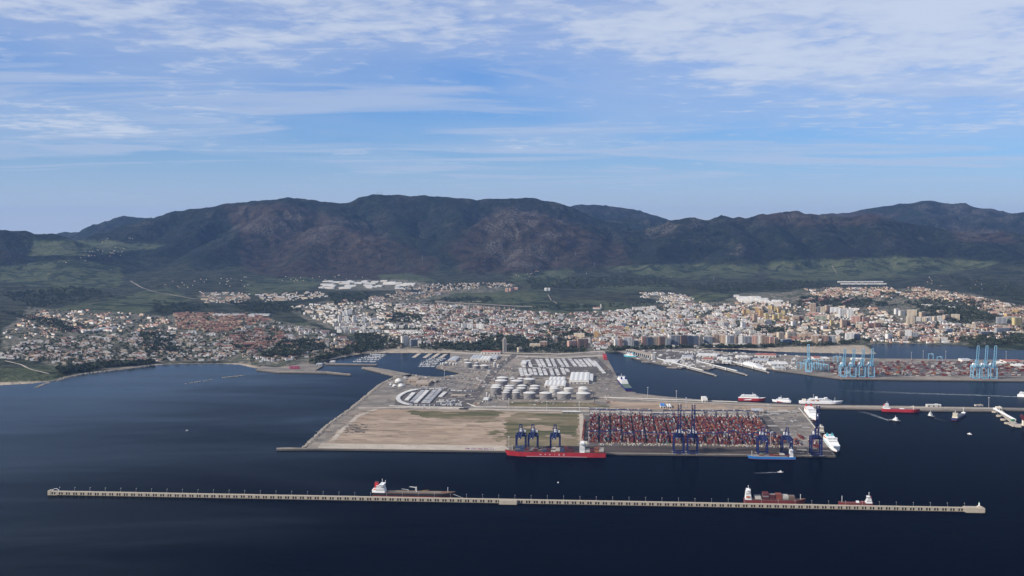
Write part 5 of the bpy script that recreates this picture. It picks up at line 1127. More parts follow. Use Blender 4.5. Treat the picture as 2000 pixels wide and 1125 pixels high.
# ================================================================== PARKED TRAILERS, CARS
TR = []
def trow(a, b_, col=(3, ), pitch=3.7, along=False, p=1.0, rz=None):
    A = G(*a, QZ); Bq = G(*b_, QZ); d = Bq-A; n = int(d.length/pitch)
    for k in range(n):
        if random.random() > p: continue
        TR.append((A+d*((k+.5)/n), (PRZ if rz is None else rz), random.choice(col)))
CW = (3, 3, 3, 5, 10, 10, 11)
TRC = {3: (0.66, 0.64, 0.60), 5: (0.28, 0.27, 0.27), 10: (0.50, 0.49, 0.47), 11: (0.22, 0.23, 0.27), 0: (0.30, 0.08, 0.06)}
for a, b_, c in [((794, 783), (808, 768.5), (3, 3, 10)), ((804, 787), (826, 764), (5, 11, 10)), ((812, 788), (835, 764), (3, 3, 10)), ((827, 788), (850, 763), (5, 11, 10)), ((836, 788), (860, 762), (10, 11, 5)), ((860, 776), (870, 767), (3, 10))]: trow(a, b_, c, 3.7, p=.95)
arc = [(815, 762), (803, 764), (793, 767), (785, 771), (779, 775.5), (777, 780), (781, 785), (790, 789), (802, 791.5)]
for p, q in zip(arc[:-1], arc[1:]):
    A = G(*p, QZ); Bq = G(*q, QZ); d = Bq-A; n = max(1, int(d.length/3.9))
    for k in range(n): TR.append((A+d*((k+.5)/n), math.atan2(d.y, d.x)+math.pi/2, random.choice((3, 3, 3, 10))))
for y in (783, 786, 789.5, 792): trow((852, y), (903, y+1), (3, 3, 10, 11), 4.4, p=.72, rz=PRZ+math.pi/2)
trow((874, 763), (926, 765.5), (3, 3, 10, 11), 4.2, p=.85, rz=PRZ+math.pi/2); trow((812, 761), (872, 760), (10, 11, 5, 3), 4.2, p=.8, rz=PRZ+math.pi/2); trow((800, 792.6), (850, 793), (3, 10, 11), 5, p=.8, rz=PRZ+math.pi/2)
for a, b_ in [((1048, 703), (1056, 717)), ((1068, 702), (1075, 717)), ((1078, 702), (1085, 717)), ((1090, 703), (1100, 717)), ((1100, 702), (1109, 717)), ((1113, 702), (1124, 716)), ((1123, 703), (1136, 717)), ((1132, 703), (1144, 717)), ((1148, 701), (1163, 717)), ((1016, 720), (1020, 735)), ((1034, 722), (1039, 733)), ((1053, 721), (1058, 735)), ((1062, 722), (1067, 733)), ((1075, 721), (1080, 735)), ((1086, 722), (1091, 733)), ((1097, 720), (1103, 732)), ((1056, 703), (1064, 717)), ((1141, 702), (1154, 717)), ((1024, 721), (1028, 735)), ((1043, 722), (1047, 734)), ((1106, 722), (1110, 727)), ((1020, 712), (1024, 718)), ((1032, 705), (1037, 717)), ((1160, 706), (1180, 730))]: trow(a, b_, CW, 3.7, p=.8)
trow((1040, 719.3), (1094, 719.6), (3, 3, 10, 5), 4.2, p=.85, rz=PRZ+math.pi/2)
for a, b_ in [((1300, 704), (1340, 709)), ((1335, 690), (1380, 694)), ((1305, 686), (1360, 690)), ((1342, 702), (1400, 706)), ((1480, 710), (1520, 716)), ((1540, 712), (1555, 722))]: trow(a, b_, (3, 3, 10, 5), 4.4, p=.6, rz=PRZ+math.pi/2)
def trailer_mesh():
    b = MB().box(0, 0, 1.2, 13.4, 2.5, 2.8); b.box(0, 0, .9, 13.4, 1.2, .3, c=1)
    for x in (-5.4, -4.1, -2.8, 5): b.box(x, 0, 0, 1.0, 2.4, 1.0, c=1)
    return b.mesh('trailer', M_OBJ, M_BLACK)
TM = trailer_mesh(); TR.sort(key=lambda q: q[0].y)
for p, rz, ci in TR[:300]:
    o = link('trailer', TM, None, (p.x, p.y, QZ+.15), rz); f = random.uniform(.85, 1.1); o.color = tuple(v*f for v in TRC[ci])+(1,)
    cn = {3: 'white', 10: 'pale grey', 5: 'dark grey', 11: 'blue grey', 0: 'red'}[ci]; where = 'the curved truck park' if p.y < 4420 and p.x < 0 else 'the trailer quay beside the basin'
    tag(o, f'{cn} box trailer parked close in a row on {where}', 'trailer', f'{cn} trailers parked on {where}')
if TR[300:]: box_field('far_trailers', [(p.x, p.y, QZ+1.0) for p, _, _ in TR[300:]], [(13.4, 2.5, 3.0)]*len(TR[300:]), [r for _, r, _ in TR[300:]], [TRC[c] for _, _, c in TR[300:]])
def car_mesh():
    b = MB().box(0, 0, .35, 4.4, 1.8, .65).box(-.2, 0, 1.0, 2.5, 1.6, .55, top=(.75, .85), c=1)
    for x in (-1.4, 1.4): b.box(x, 0, 0, .65, 1.82, .65, c=2)
    return b.mesh('parked_car', M_OBJ, M_GLASS, M_BLACK)
KM = car_mesh(); cars = []
for k in range(200):
    z = random.random()
    if z < .5: x, y = random.uniform(852, 925), random.uniform(744, 758); y = 745+round((y-745)/2.3)*2.3
    elif z < .65: x, y = random.uniform(1340, 1430), random.choice((779.5, 783)); y = 779+(x-1340)*.055
    elif z < .8: x, y = random.uniform(1500, 1570), random.uniform(806, 828)
    elif z < .9: x, y = random.uniform(1160, 1195), random.uniform(738, 760)
    else: x, y = random.uniform(760, 900), random.uniform(797, 798)
    cars.append((x, y))
for x, y in cars:
    p = G(x, y, QZ+.45); o = link('parked_car', KM, None, p, PRZ+random.choice((0, math.pi/2))); c = random.choice(((.7, .7, .68), (.6, .6, .6), (.05, .05, .06), (.25, .04, .04), (.06, .1, .2), (.3, .3, .31))); o.color = (*c, 1)
    cn = {.7: 'white', .6: 'silver', .05: 'black', .25: 'red', .06: 'blue', .3: 'grey'}[c[0]]; tag(o, f'small {cn} car parked on the port ground', 'car', f'{cn} cars parked about the port')
# marina: pontoons with boats
for k, (a, b_) in enumerate([((690, 706), (735, 706.6)), ((697, 702.5), (741, 703)), ((705, 699), (746, 699.4)), ((712, 696), (750, 696.3)), ((722, 693), (755, 693.4)), ((816, 715.5), (850, 716)), ((819, 712.5), (852, 713)), ((822, 709.5), (856, 710)), ((826, 706.5), (860, 707)), ((832, 703.5), (866, 704)), ((838, 701), (872, 701.3)), ((808, 698.5), (819, 691)), ((829, 699), (841, 691)), ((845, 699), (857, 691)), ((860, 699.5), (871, 692))]):
    A = G(*a, 0); Bq = G(*b_, 0); d = Bq-A; t = Thing('pontoon', A, math.atan2(d.y, d.x), 'narrow floating pontoon with yachts berthed along it in the marina' if k < 11 else 'broad concrete jetty projecting into the marina basin', 'pontoon', 'floating pontoons of the marina' if k < 11 else 'concrete jetties of the marina'); Ln = d.length
    wd = 3 if k < 11 else 17; t.part('deck', MB().box(Ln/2, 0, -.6, Ln, wd, 1.3 if k < 11 else 2.4), M_CONC); t.part('mooring_piles', MB().cyl(4, wd/2+.3, -4, .35, 7, 6).cyl(Ln/2, wd/2+.3, -4, .35, 7, 6).cyl(Ln-4, wd/2+.3, -4, .35, 7, 6), M_STEEL)
    if k < 11:
        n = int(Ln/6.5); u = d.normalized(); nn = Vector((-u.y, u.x, 0))
        for i in range(n):
            for s in (-1, 1):
                if random.random() < .32: continue
                if 'YM' not in globals():
                    hb = hull_mesh(1.0*10, 3.2, 1.2, M_HWHITE, boot=.15, bow=.5, bootm=M_HNAVY); YM = hb
                    YC = MB().box(-.5, 0, 1.2, 4, 2.2, .9, top=(.7, .8)).mesh('cabin', M_HWHITE); YS_ = MB().beam((1, 0, 1.2), (1, 0, 13), .22).beam((1, 0, 2.6), (-3.6, 0, 2.6), .18).mesh('sail_mast', M_WHITE)
                    NY = 0
                if NY >= 230: continue
                NY += 1; p = A+u*(3+i*6.5)+nn*s*(6.8+random.uniform(-.3, .3)); y = empty('moored_yacht', p, math.atan2(nn.y*s, nn.x*s)+math.pi, None, None); sc = random.uniform(.85, 1.2); y.scale = (sc,)*3
                sail = random.random() < .5; link('hull', YM, y); link('cabin', YC, y)
                if sail: link('mast', YS_, y)
                tag(y, 'white sailing yacht with bare mast berthed at a marina pontoon' if sail else 'white motor boat berthed at a marina pontoon', 'boat', 'sailing yachts in the marina' if sail else 'motor boats in the marina')
# scattered yard goods, purple stack on the platform, coloured row by the quay
rgp = np.random.default_rng(5); pp, ps, pr, pc = [], [], [], []
for i in range(110):
    p = G(rgp.uniform(566, 585), rgp.uniform(715.5, 721), QZ); pp.append(p); ps.append((rgp.uniform(2, 6), 3, rgp.uniform(1, 3))); pr.append(rgp.uniform(0, 3)); pc.append((.30, .06, .10))
for i in range(60):
    p = L(quay_u(909+i*.95, 32), 32, QZ+.3); pp.append(p); ps.append((rgp.uniform(1.5, 4), 3, rgp.uniform(1, 2.6))); pr.append(0); pc.append([(.06, .08, .25), (.3, .05, .05), (.5, .5, .5)][i % 3])
for i in range(70):
    p = G(rgp.uniform(674, 718), rgp.uniform(828, 846), QZ); pp.append((p.x, p.y, QZ+.1)); ps.append((rgp.uniform(4, 14), 3, .9)); pr.append(PRZ); pc.append((.09, .085, .08))
for i in range(260):
    p = L(rgp.uniform(U0+30, U0+NB*BW_+20), rgp.uniform(118, 148), QZ+.3); pp.append(p); ps.append((2.6, rgp.uniform(6, 13), rgp.uniform(.8, 2.2))); pr.append(PRZ); pc.append([(.33, .27, .19), (.4, .33, .24), (.2, .15, .12), (.45, .43, .4)][i % 4])
for i in range(320):
    x, y = rgp.uniform(740, 1000), rgp.uniform(698, 760)
    if not in_poly(np.array([x]), np.array([y]), PORT_A)[0] or y > 742 and x < 930: continue
    p = G(x, y, QZ); pp.append(p); s = rgp.uniform(2, 11); ps.append((s, rgp.uniform(2, 9), rgp.uniform(1, 5))); pr.append(PRZ); pc.append([(.55, .53, .5), (.4, .37, .33), (.25, .24, .23), (.3, .2, .15)][i % 4])
for i in range(520):
    x, y = rgp.uniform(905, 1200), rgp.uniform(697, 792)
    if not in_poly(np.array([x]), np.array([y]), PORT_A)[0] or (1040 < x < 1165 and y < 736): continue
    p = G(x, y, QZ); pp.append(p); ps.append((rgp.uniform(1.5, 9), rgp.uniform(1.5, 7), rgp.uniform(.8, 3.6))); pr.append(PRZ); pc.append([(.5, .47, .43), (.3, .27, .23), (.16, .15, .14), (.36, .3, .24), (.2, .09, .06)][i % 5])
for i in range(420):
    x, y = rgp.uniform(1240, 1560), rgp.uniform(684, 722)
    if not in_poly(np.array([x]), np.array([y]), PORT_B)[0]: continue
    p = G(x, y, QZ); pp.append(p); ps.append((rgp.uniform(3, 14), rgp.uniform(2, 8), rgp.uniform(1.5, 5))); pr.append(-.2); pc.append([(.62, .6, .57), (.5, .47, .43), (.25, .24, .23), (.6, .6, .6)][i % 4])
box_field('yard_goods', pp, ps, pr, pc)
# ================================================================== TOWN
WHT = (0.78, 0.75, 0.70); WHT2 = (0.68, 0.64, 0.57); CRM = (0.68, 0.56, 0.40); TAN = (0.52, 0.38, 0.26); PNK = (0.55, 0.33, 0.25); ORG = (0.62, 0.40, 0.16); BRN = (0.27, 0.17, 0.12); GRY = (0.36, 0.36, 0.36); DGR = (0.17, 0.18, 0.20); YEL = (0.64, 0.50, 0.22); RED = (0.25, 0.115, 0.085); GRN = (0.36, 0.37, 0.27); BLU = (0.13, 0.17, 0.24)
CNAME = {WHT: 'white', WHT2: 'off white', CRM: 'cream', TAN: 'tan', PNK: 'pink', ORG: 'orange', BRN: 'brown', GRY: 'grey', DGR: 'dark grey', YEL: 'yellow', RED: 'brick red', GRN: 'grey green', BLU: 'blue grey'}
M_WIN = mat('window_glass', (0.06, 0.07, 0.085), .25, spec=.5); M_FLATROOF = mat('flat_roof', (0.40, 0.36, 0.32), .9, .2, .1)
APT = {}
def apt_meshes(w, d, nf):
    key = (round(w/4), round(d/4), nf)
    if key in APT: return APT[key]
    w, d = key[0]*4.0, key[1]*4.0; fh = 3.1; H = nf*fh; b = MB().box(0, 0, -8, w, d, H+8); g = MB(); r = MB()
    for k in range(nf):
        z = k*fh
        for (L_, ax, off) in ((w, 0, -d/2), (w, 0, d/2), (d, 1, -w/2), (d, 1, w/2)):
            n = max(2, int(L_/4.2)); sgn = 1 if off > 0 else -1
            for i in range(n):
                c = -L_/2+L_*(i+.5)/n
                if ax == 0: g.box(c, off+sgn*.04, z+.9, L_/n*.5, .1, 1.5)
                else: g.box(off+sgn*.04, c, z+.9, .1, L_/n*.5, 1.5)
    r.box(0, 0, H, w, d, .3); r.box(0, -d/2+.2, H+.3, w, .4, .9).box(0, d/2-.2, H+.3, w, .4, .9).box(-w/2+.2, 0, H+.3, .4, d-.8, .9).box(w/2-.2, 0, H+.3, .4, d-.8, .9); r.box(w*.15, 0, H+.3, min(6, w*.3), min(6, d*.4), 3)
    bal = MB()
    for k in range(1, nf):
        for s in (-.25, .25): bal.box(s*w, -d/2-.7, k*fh-.1, w*.22, 1.4, 1.0)
    APT[key] = (b.mesh('wall', M_OBJ), g.mesh('glazing', M_WIN), r.mesh('roof', M_FLATROOF), bal.mesh('balconies', M_OBJ)); return APT[key]
def apt(px, py, wpx, hpx, col, where, rz=None, depth=None):
    p = on_land(px, py)[0]
    if np.isnan(p[0]): return
    D = p[1]; w = max(8.0, wpx*D/F*1.02); H = hpx*D/F*1.1; nf = max(2, int(round(H/3.1))); d = depth or min(max(11, w*.6), 20)
    ms = apt_meshes(w, d, nf); rz = rz if rz is not None else random.choice((-.25, -.1, .12, .3, .45))
    o = empty('apartment_block', (p[0], p[1]+d/2, p[2]-.5), rz)
    for nm, m in zip(('wall', 'glazing', 'roof', 'balconies'), ms):
        c = link(nm, m, o); f = random.uniform(.92, 1.06); c.color = (col[0]*f, col[1]*f, col[2]*f, 1)
        if nm in ('glazing', 'balconies'): c['kind'] = 'stuff'
    st = 'low' if nf < 5 else ('tall' if nf > 9 else 'mid-rise'); cn = CNAME[col]
    tag(o, f'{st} {cn} apartment block with flat roof {where}', 'apartment block', f'{st} {cn} blocks {where}')
W1 = 'on the hill left of the marina'.replace('left of', 'behind'); W2 = 'along the palm lined seafront'; W3 = 'in the old town above the seafront'; W4 = 'in the orange tower estate on the slope'; W5 = 'among the towers behind the sandy beach'; W6 = 'facing the inner lagoon'; W7 = 'near the wooded park behind the port'; W8 = 'in the brick cluster on the green slope'
A_ = []
for x, y, w, h in [(663, 629, 6, 12), (677, 630, 8, 12), (676, 616, 7, 9), (684, 614, 6, 9), (692, 630, 7, 12), (710, 631, 7, 12), (671, 618, 5, 8), (730, 628, 12, 6)]: A_.append((x, y, w, h, WHT, W1))
for r, y in enumerate((637, 644, 650)):
    for k in range(7): A_.append((655+k*12.5+r*4, y, 9.5, 5.5, WHT if (k+r) % 3 else WHT2, W1))
for k in range(7): A_.append((775+k*9, 638+k % 2*3, 8, 5, WHT2, W1))
A_ += [(797, 651, 36, 5, WHT, W7), (836, 650, 11, 11, BRN, W7), (846, 650, 9, 10, DGR, W7), (790, 675.5, 13, 17, WHT2, W7), (808, 676, 14, 12, DGR, W7), (820, 676, 6, 9, WHT2, W7), (772, 677, 11, 5, RED, W7), (906, 642, 9, 9, WHT, W7), (918, 642.5, 12, 9, WHT, W7), (938, 643, 15, 9, WHT, W7), (954, 650, 8, 7, PNK, W7), (988, 648, 8, 7, PNK, W7), (923, 676, 9, 10, CRM, W7), (1045, 682, 20, 10, CRM, W7), (1062, 680, 15, 12, BRN, W7), (1117, 680, 16, 13, PNK, W7), (1138, 680, 22, 17, BRN, W7), (1150, 673, 6, 12, WHT2, W7), (1165, 661, 9, 13, ORG, W7), (1132, 662, 20, 10, CRM, W7), (1085, 665, 10, 8, WHT2, W7), (1020, 625, 14, 5, WHT, W7), (1060, 632, 16, 4, WHT, W7), (990, 683, 9, 10, BRN, W7), (1015, 688, 8, 8, CRM, W7), (940, 617, 12, 5, PNK, W7), (955, 613, 9, 5, CRM, W7), (965, 612, 8, 5, TAN, W7)]
for x, y, w, h, c in [(1204, 677, 8, 13, WHT), (1212, 677, 8, 14, PNK), (1227, 676.5, 17, 16, GRY), (1241, 677, 12, 10, DGR), (1257, 676, 8, 17, PNK), (1268, 676, 12, 16, DGR), (1280, 675.5, 10, 16, CRM), (1292, 676, 12, 17, BRN), (1305, 676, 10, 14, GRY), (1319, 675, 16, 18, DGR), (1334, 675, 14, 18, BRN), (1346, 674.5, 12, 17, DGR), (1358, 673.5, 12, 16, GRY), (1369, 672, 8, 16, CRM), (1384, 672, 16, 14, DGR), (1398, 671.5, 10, 17, TAN), (1410, 671.5, 14, 16, TAN), (1422, 672, 8, 16, WHT), (1430, 672, 8, 15, DGR), (1438, 672, 8, 14, TAN), (1447, 672, 8, 15, WHT), (1460, 672, 16, 14, GRY), (1474, 672, 9, 15, PNK), (1483, 672, 8, 15, WHT2), (1491, 672, 8, 16, TAN), (1499, 673, 8, 15, BRN), (1507, 674, 8, 15, PNK), (1516, 673, 7, 13, TAN)]: A_.append((x, y, w, h, c, W2))
for x, y, w, h, c in [(1219, 642, 9, 10, BLU), (1225, 648, 7, 9, YEL), (1251, 636, 9, 8, WHT), (1273, 640, 12, 9, WHT2), (1328, 624, 8, 8, ORG), (1345, 624, 9, 7, GRY), (1366, 624, 8, 7, YEL), (1423, 622, 6, 9, YEL), (1433, 624, 8, 9, PNK), (1408, 638, 10, 9, WHT), (1418, 639, 10, 8, GRY), (1452, 643, 9, 12, WHT), (1487, 635, 12, 10, CRM), (1258, 645, 6, 6, ORG), (1273, 646, 6, 6, ORG), (1295, 652, 6, 8, YEL), (1290, 634, 8, 6, WHT), (1310, 640, 9, 7, WHT), (1385, 634, 10, 6, WHT), (1372, 648, 10, 6, WHT2), (1395, 652, 9, 6, WHT), (1335, 655, 9, 6, WHT2), (1476, 640, 8, 8, TAN), (1440, 655, 14, 8, WHT), (1470, 656, 10, 10, WHT2), (1360, 660, 10, 6, WHT)]: A_.append((x, y, w, h, c, W3))
for x, y, w, h in [(1454, 616, 6, 11), (1461, 614, 6, 9), (1468, 620, 8, 12), (1480, 613, 8, 11), (1487, 620, 8, 13), (1498, 625, 7, 12), (1503, 604, 6, 8), (1509, 606, 6, 8), (1516, 608, 7, 8), (1522, 611, 7, 8), (1505, 615, 8, 9), (1514, 626, 9, 10), (1524, 622, 8, 9), (1536, 627, 12, 9), (1530, 616, 8, 8), (1475, 626, 8, 11), (1490, 607, 6, 8)]: A_.append((x, y, w, h, random.choice((ORG, ORG, YEL, TAN)), W4))
for x, y, w, h, c in [(1588, 611, 11, 17, TAN), (1600, 611, 8, 11, GRY), (1608, 612, 9, 12, CRM), (1619, 610, 14, 12, TAN), (1631, 613, 17, 12, WHT), (1644, 621, 9, 16, WHT), (1652, 617, 7, 14, WHT2), (1661, 623, 10, 17, WHT), (1672, 631, 16, 13, PNK), (1691, 630, 15, 10, PNK), (1648, 640, 11, 14, TAN), (1657, 639, 8, 13, BRN), (1625, 636, 7, 10, YEL), (1604, 627, 22, 10, GRN), (1624, 624, 12, 9, CRM), (1577, 628, 8, 9, GRN), (1555, 627, 12, 9, TAN), (1565, 626, 8, 9, BRN), (1589, 617, 22, 6, PNK), (1678, 644, 12, 10, CRM), (1700, 640, 14, 8, PNK), (1715, 640, 12, 9, BRN), (1720, 632, 14, 6, CRM), (1592, 673, 12, 16, TAN), (1612, 673, 12, 16, BRN), (1626, 673, 12, 16, GRY), (1638, 670, 6, 12, CRM), (1660, 665, 16, 12, WHT), (1674, 664, 12, 11, DGR), (1545, 662, 18, 12, CRM), (1525, 665, 12, 14, CRM), (1563, 662, 18, 10, TAN), (1536, 673, 22, 9, BLU), (1580, 661, 18, 10, TAN), (1500, 634, 12, 9, WHT2), (1550, 637, 9, 9, WHT), (1610, 644, 10, 7, WHT), (1572, 645, 10, 7, WHT2), (1640, 652, 14, 6, WHT)]: A_.append((x, y, w, h, c, W5))
for x, y, w, h, c in [(1737, 664, 13, 11, WHT), (1720, 666, 12, 6, WHT2), (1753, 614, 10, 10, WHT), (1762, 616, 10, 9, WHT2), (1782, 617, 17, 11, CRM), (1803, 619, 12, 9, TAN), (1779, 636, 14, 16, CRM), (1795, 628, 8, 8, WHT2), (1806, 628, 9, 8, CRM), (1816, 627, 9, 8, WHT2), (1826, 627, 9, 8, CRM), (1836, 627, 9, 9, WHT2), (1838, 616, 12, 9, TAN), (1849, 625, 12, 9, TAN), (1867, 625, 15, 10, CRM), (1759, 660, 9, 12, TAN), (1775, 660, 12, 14, WHT), (1788, 660, 10, 10, GRY), (1890, 653, 11, 9, BRN), (1901, 654, 9, 9, PNK), (1910, 655, 9, 9, BRN), (1926, 656, 26, 8, DGR), (1958, 651, 30, 9, GRY), (1945, 618, 10, 8, PNK), (1957, 632, 18, 11, GRY), (1975, 630, 12, 10, GRN), (1988, 635, 18, 13, YEL), (1830, 668, 12, 8, CRM), (1845, 668, 12, 8, WHT2), (1818, 667, 10, 8, PNK), (1855, 650, 12, 7, BLU), (1870, 640, 16, 7, WHT), (1912, 637, 22, 7, CRM), (1898, 642, 16, 7, CRM), (1985, 612, 12, 7, ORG), (1970, 620, 14, 7, ORG), (1800, 640, 12, 6, PNK), (1845, 640, 14, 5, PNK), (1870, 665, 8, 7, PNK), (1835, 575, 26, 5, CRM), (1990, 655, 20, 6, CRM)]: A_.append((x, y, w, h, c, W6))
for x, y in [(1570, 592), (1578, 591), (1588, 590), (1603, 588), (1610, 584), (1616, 582), (1636, 587), (1650, 595), (1657, 592), (1664, 589), (1606, 590), (1584, 588)]: A_.append((x, y, 7, 6, RED, W8))
for a in A_: apt(*a)
for x, y, w, h in [(1000, 569, 9, 6), (990, 570, 6, 6), (1008, 566, 8, 4)]: apt(x, y, w, h, PNK, 'standing alone on the green ridge')
for x in (1066, 1072): apt(x, 568, 5, 5, WHT, 'standing as a pair on the green ridge')
# ---- landmark buildings
def on1(px, py): p = on_land(px, py)[0]; return Vector(p)
p = on1(986, 689); t = Thing('concrete_tower', p, .2, 'slender concrete tower building at the port gate', 'tower'); t.part('shaft', MB().box(0, 6, -4, 15, 12, 66), M_B((0.36, 0.32, 0.27), 'tower_concrete')); b = MB()
for k in range(17): b.box(0, -.06, 3+k*3.5, 10, .2, 1.6)
t.part('window_band', b, M_WIN); t.part('crown', MB().box(0, 6, 62, 9, 8, 6).beam((0, 6, 68), (0, 6, 80), .6), M_B((0.42, 0.38, 0.33), 'tower_crown'))
p = on1(1168, 604); t = Thing('hill_church', p, 0, 'white church with a bell tower alone on the green hill', 'church'); t.part('nave', MB().box(-10, 8, -3, 44, 14, 13), M_WALLW); t.part('bell_tower', MB().box(18, 8, -3, 7, 7, 36), M_WALLW); t.part('roof', MB().add([(-33, 0, 10), (13, 0, 10), (13, 16, 10), (-33, 16, 10), (-33, 8, 14), (13, 8, 14)], [(0, 1, 5, 4), (2, 3, 4, 5), (1, 2, 5), (3, 0, 4)]), M_SHEDR)
def land_shed(px, py, w, d, h, label, group, rm, rz=-.1, name='industrial_shed'):
    p = on1(px, py)
    if math.isnan(p.x): return
    t = Thing(name, p, rz, label, 'shed', group); t.part('wall', MB().box(0, d/2, -5, w, d, h+5), M_WALLW)
    n = max(1, int(w/24))
    for k in range(n): xa = -w/2+w*k/n; ww = w/n; t.part('roof', MB().add([(xa, -.4, h), (xa+ww, -.4, h), (xa+ww/2, -.4, h+2), (xa, d+.4, h), (xa+ww, d+.4, h), (xa+ww/2, d+.4, h+2)], [(0, 1, 2), (5, 4, 3), (0, 2, 5, 3), (2, 1, 4, 5)]), rm)
rgs = random.Random(4)
for k in range(44): land_shed(rgs.uniform(624, 800), 550+rgs.uniform(0, 15), rgs.uniform(30, 110), rgs.uniform(30, 80), rgs.uniform(7, 12), 'white roofed shed in the industrial estate below the burnt hills', 'sheds of the estate below the hills', rgs.choice((M_SHED, M_SHED, M_SHEDG, M_WALLW)))
for k in range(30): x = rgs.uniform(1436, 1525); land_shed(x, 577+(x-1436)*.14+rgs.uniform(-2, 12), rgs.uniform(30, 90), rgs.uniform(30, 80), rgs.uniform(7, 12), 'white shed in the estate above the orange towers', 'sheds of the estate above the orange towers', rgs.choice((M_SHED, M_SHED, M_WALLW)))
for k in range(14): land_shed(1643+k*6.3, 555.5 if k % 2 else 551.5, 58, 16, 9, 'long pale hall of the walled compound on the green plain', 'halls of the walled compound', M_SHEDG)
for x, y, w, d in [(445, 617, 180, 50), (480, 619, 150, 50), (505, 617, 120, 50), (160, 650, 24, 90), (178, 647, 24, 90), (196, 644, 24, 90)]: land_shed(x, y, w, d, 9, 'long grey roofed shed in the shore town', 'long sheds of the shore town', M_SHEDG, -.02 if y < 630 else -.75)
for k in range(10): land_shed(1790+k*9, 594+k*.9+rgs.uniform(-1, 2), 50, 30, 7, 'white shed in the belt below the pink terraces', 'sheds below the pink terraces', M_SHED)
# ---- viaduct
DV = float(np.nanmin(on_land([930, 950, 970, 990], [604, 604, 605, 606])[:, 1]))-40; t = Thing('road_viaduct', at_depth(950, 596, DV), 0, 'long grey road viaduct on tall piers crossing the green valley', 'viaduct'); o3 = t.o.location; Pv = [at_depth(x, y, DV+(x-950)*.6) for x, y in ((850, 589.5), (905, 592), (950, 594.5), (1000, 597.5), (1040, 599))]; b = MB()
for p, q in zip(Pv[:-1], Pv[1:]): b.beam(p-o3, q-o3, 14, 4)
t.part('deck', b, M_CONC)
for k in range(11):
    x = 905+k*10; s = at_depth(x, np.interp(x, [850, 905, 950, 1000, 1040], [589.5, 592, 594.5, 597.5, 599]), DV+(x-950)*.6); g = float(hgt(s.x, s.y)); g = min(g, s.z-22); t.part('pier', MB().beam(Vector((s.x, s.y, g-5))-o3, s-o3, 6, 6), M_CONC)
# ---- pylons and summit masts
M_PYL = mat('weathered_steel', (0.13, 0.13, 0.135), .7, .1, .3)
def pylon(px, py, h, label, group=None, slim=False):
    p = on1(px, py)
    if math.isnan(p.x): return
    t = Thing('power_pylon' if not slim else 'radio_mast', p, 0, label, 'pylon' if not slim else 'mast', group); b = MB(); w0 = h*.09 if not slim else h*.03
    for sx in (-1, 1):
        for sy in (-1, 1): b.beam((sx*w0, sy*w0, -3), (sx*.6, sy*.6, h), .9)
    for k in range(5): z = h*k/5; w = w0*(1-k/5)+.6*k/5; w2 = w0*(1-(k+1)/5)+.6*(k+1)/5; b.beam((-w, -w, z), (w2, -w2, z+h/5), .5).beam((w, -w, z), (-w2, -w2, z+h/5), .5)
    t.part('lattice', b, M_PYL)
    if not slim:
        for k in range(3): t.part('cross_arm', MB().beam((-h*.16, 0, h*(.68+k*.13)), (h*.16, 0, h*(.68+k*.13)), .8), M_PYL)
    else: t.part('aerial', MB().beam((0, 0, h), (0, 0, h*1.25), .8).box(0, 0, h*.7, 3, 3, 3), M_PYL)
for x, y in [(1087, 510), (825, 508), (1161, 522), (1212, 532), (1394, 548), (1124, 500), (741, 505)]: pylon(x, y, 44, 'steel lattice power pylon on the dark lower hillside', 'power pylons crossing the hills')
for x, y, h in [(739, 380.5, 36), (745, 380.5, 38), (735, 381, 26)]:
    q = at_depth(x, 379, 14400); z = float(hgt(q.x, q.y)); t = Thing('radio_mast', (q.x, q.y, z), 0, 'thin radio mast on the highest summit of the range', 'mast', 'radio masts on the summit'); t.part('lattice', MB().beam((0, 0, -3), (0, 0, h), 2.2).beam((-5, 0, -3), (0, 0, h*.7), .7).beam((5, 0, -3), (0, 0, h*.7), .7), M_PYL); t.part('aerial', MB().beam((0, 0, h), (0, 0, h*1.3), 1.2), M_PYL)
# ---- roads over the land
def land_road(pts, w, m, name='road'):
    Q = []
    for (a, b_), (c, d) in zip(pts[:-1], pts[1:]):
        n = max(2, int(max(abs(c-a), abs(d-b_)*4)/5)); Q += [(a+(c-a)*k/n, b_+(d-b_)*k/n) for k in range(n)]
    Q.append(pts[-1]); P = on_land([q[0] for q in Q], [q[1] for q in Q]); P = P[~np.isnan(P[:, 0])]; P[1:-1] = (P[:-2]+P[1:-1]+P[2:])/3; v = []
    for i in range(len(P)):
        d = P[min(i+1, len(P)-1)]-P[max(i-1, 0)]; n_ = np.array([-d[1], d[0]])/max(1e-6, np.hypot(d[0], d[1]))*w/2
        for s in (-1, 1): x, y = P[i][0]+s*n_[0], P[i][1]+s*n_[1]; v.append((x, y, float(hgt(x, y))+1.2))
    tag(MB().add(v, [(2*i, 2*i+2, 2*i+3, 2*i+1) for i in range(len(P)-1)]).build(name, m), kind='structure')
land_road([(255, 549), (275, 561), (300, 570), (335, 576), (375, 583), (420, 588), (450, 594), (490, 597)], 13, M_PORT); land_road([(1196, 615), (1180, 628), (1165, 641), (1152, 655)], 26, M_ASPH); land_road([(850, 588), (900, 590), (940, 589)], 16, M_CONC); land_road([(1070, 575), (1075, 584), (1090, 595)], 8, M_PORT); land_road([(10, 705), (40, 712), (60, 722), (95, 730)], 8, M_CONC, 'dirt_track'); land_road([(1625, 520), (1632, 530), (1635, 536)], 6, M_PORT, 'dirt_track')
land_road([(330, 640), (318, 660), (300, 690)], 18, M_ASPH); land_road([(1190, 684), (1300, 681.5), (1400, 678), (1500, 677)], 22, M_ASPH)
for pts in ([(700, 684), (800, 682), (880, 684), (1000, 690), (1090, 692), (1180, 686)], ): land_road(pts, 24, M_CONC)
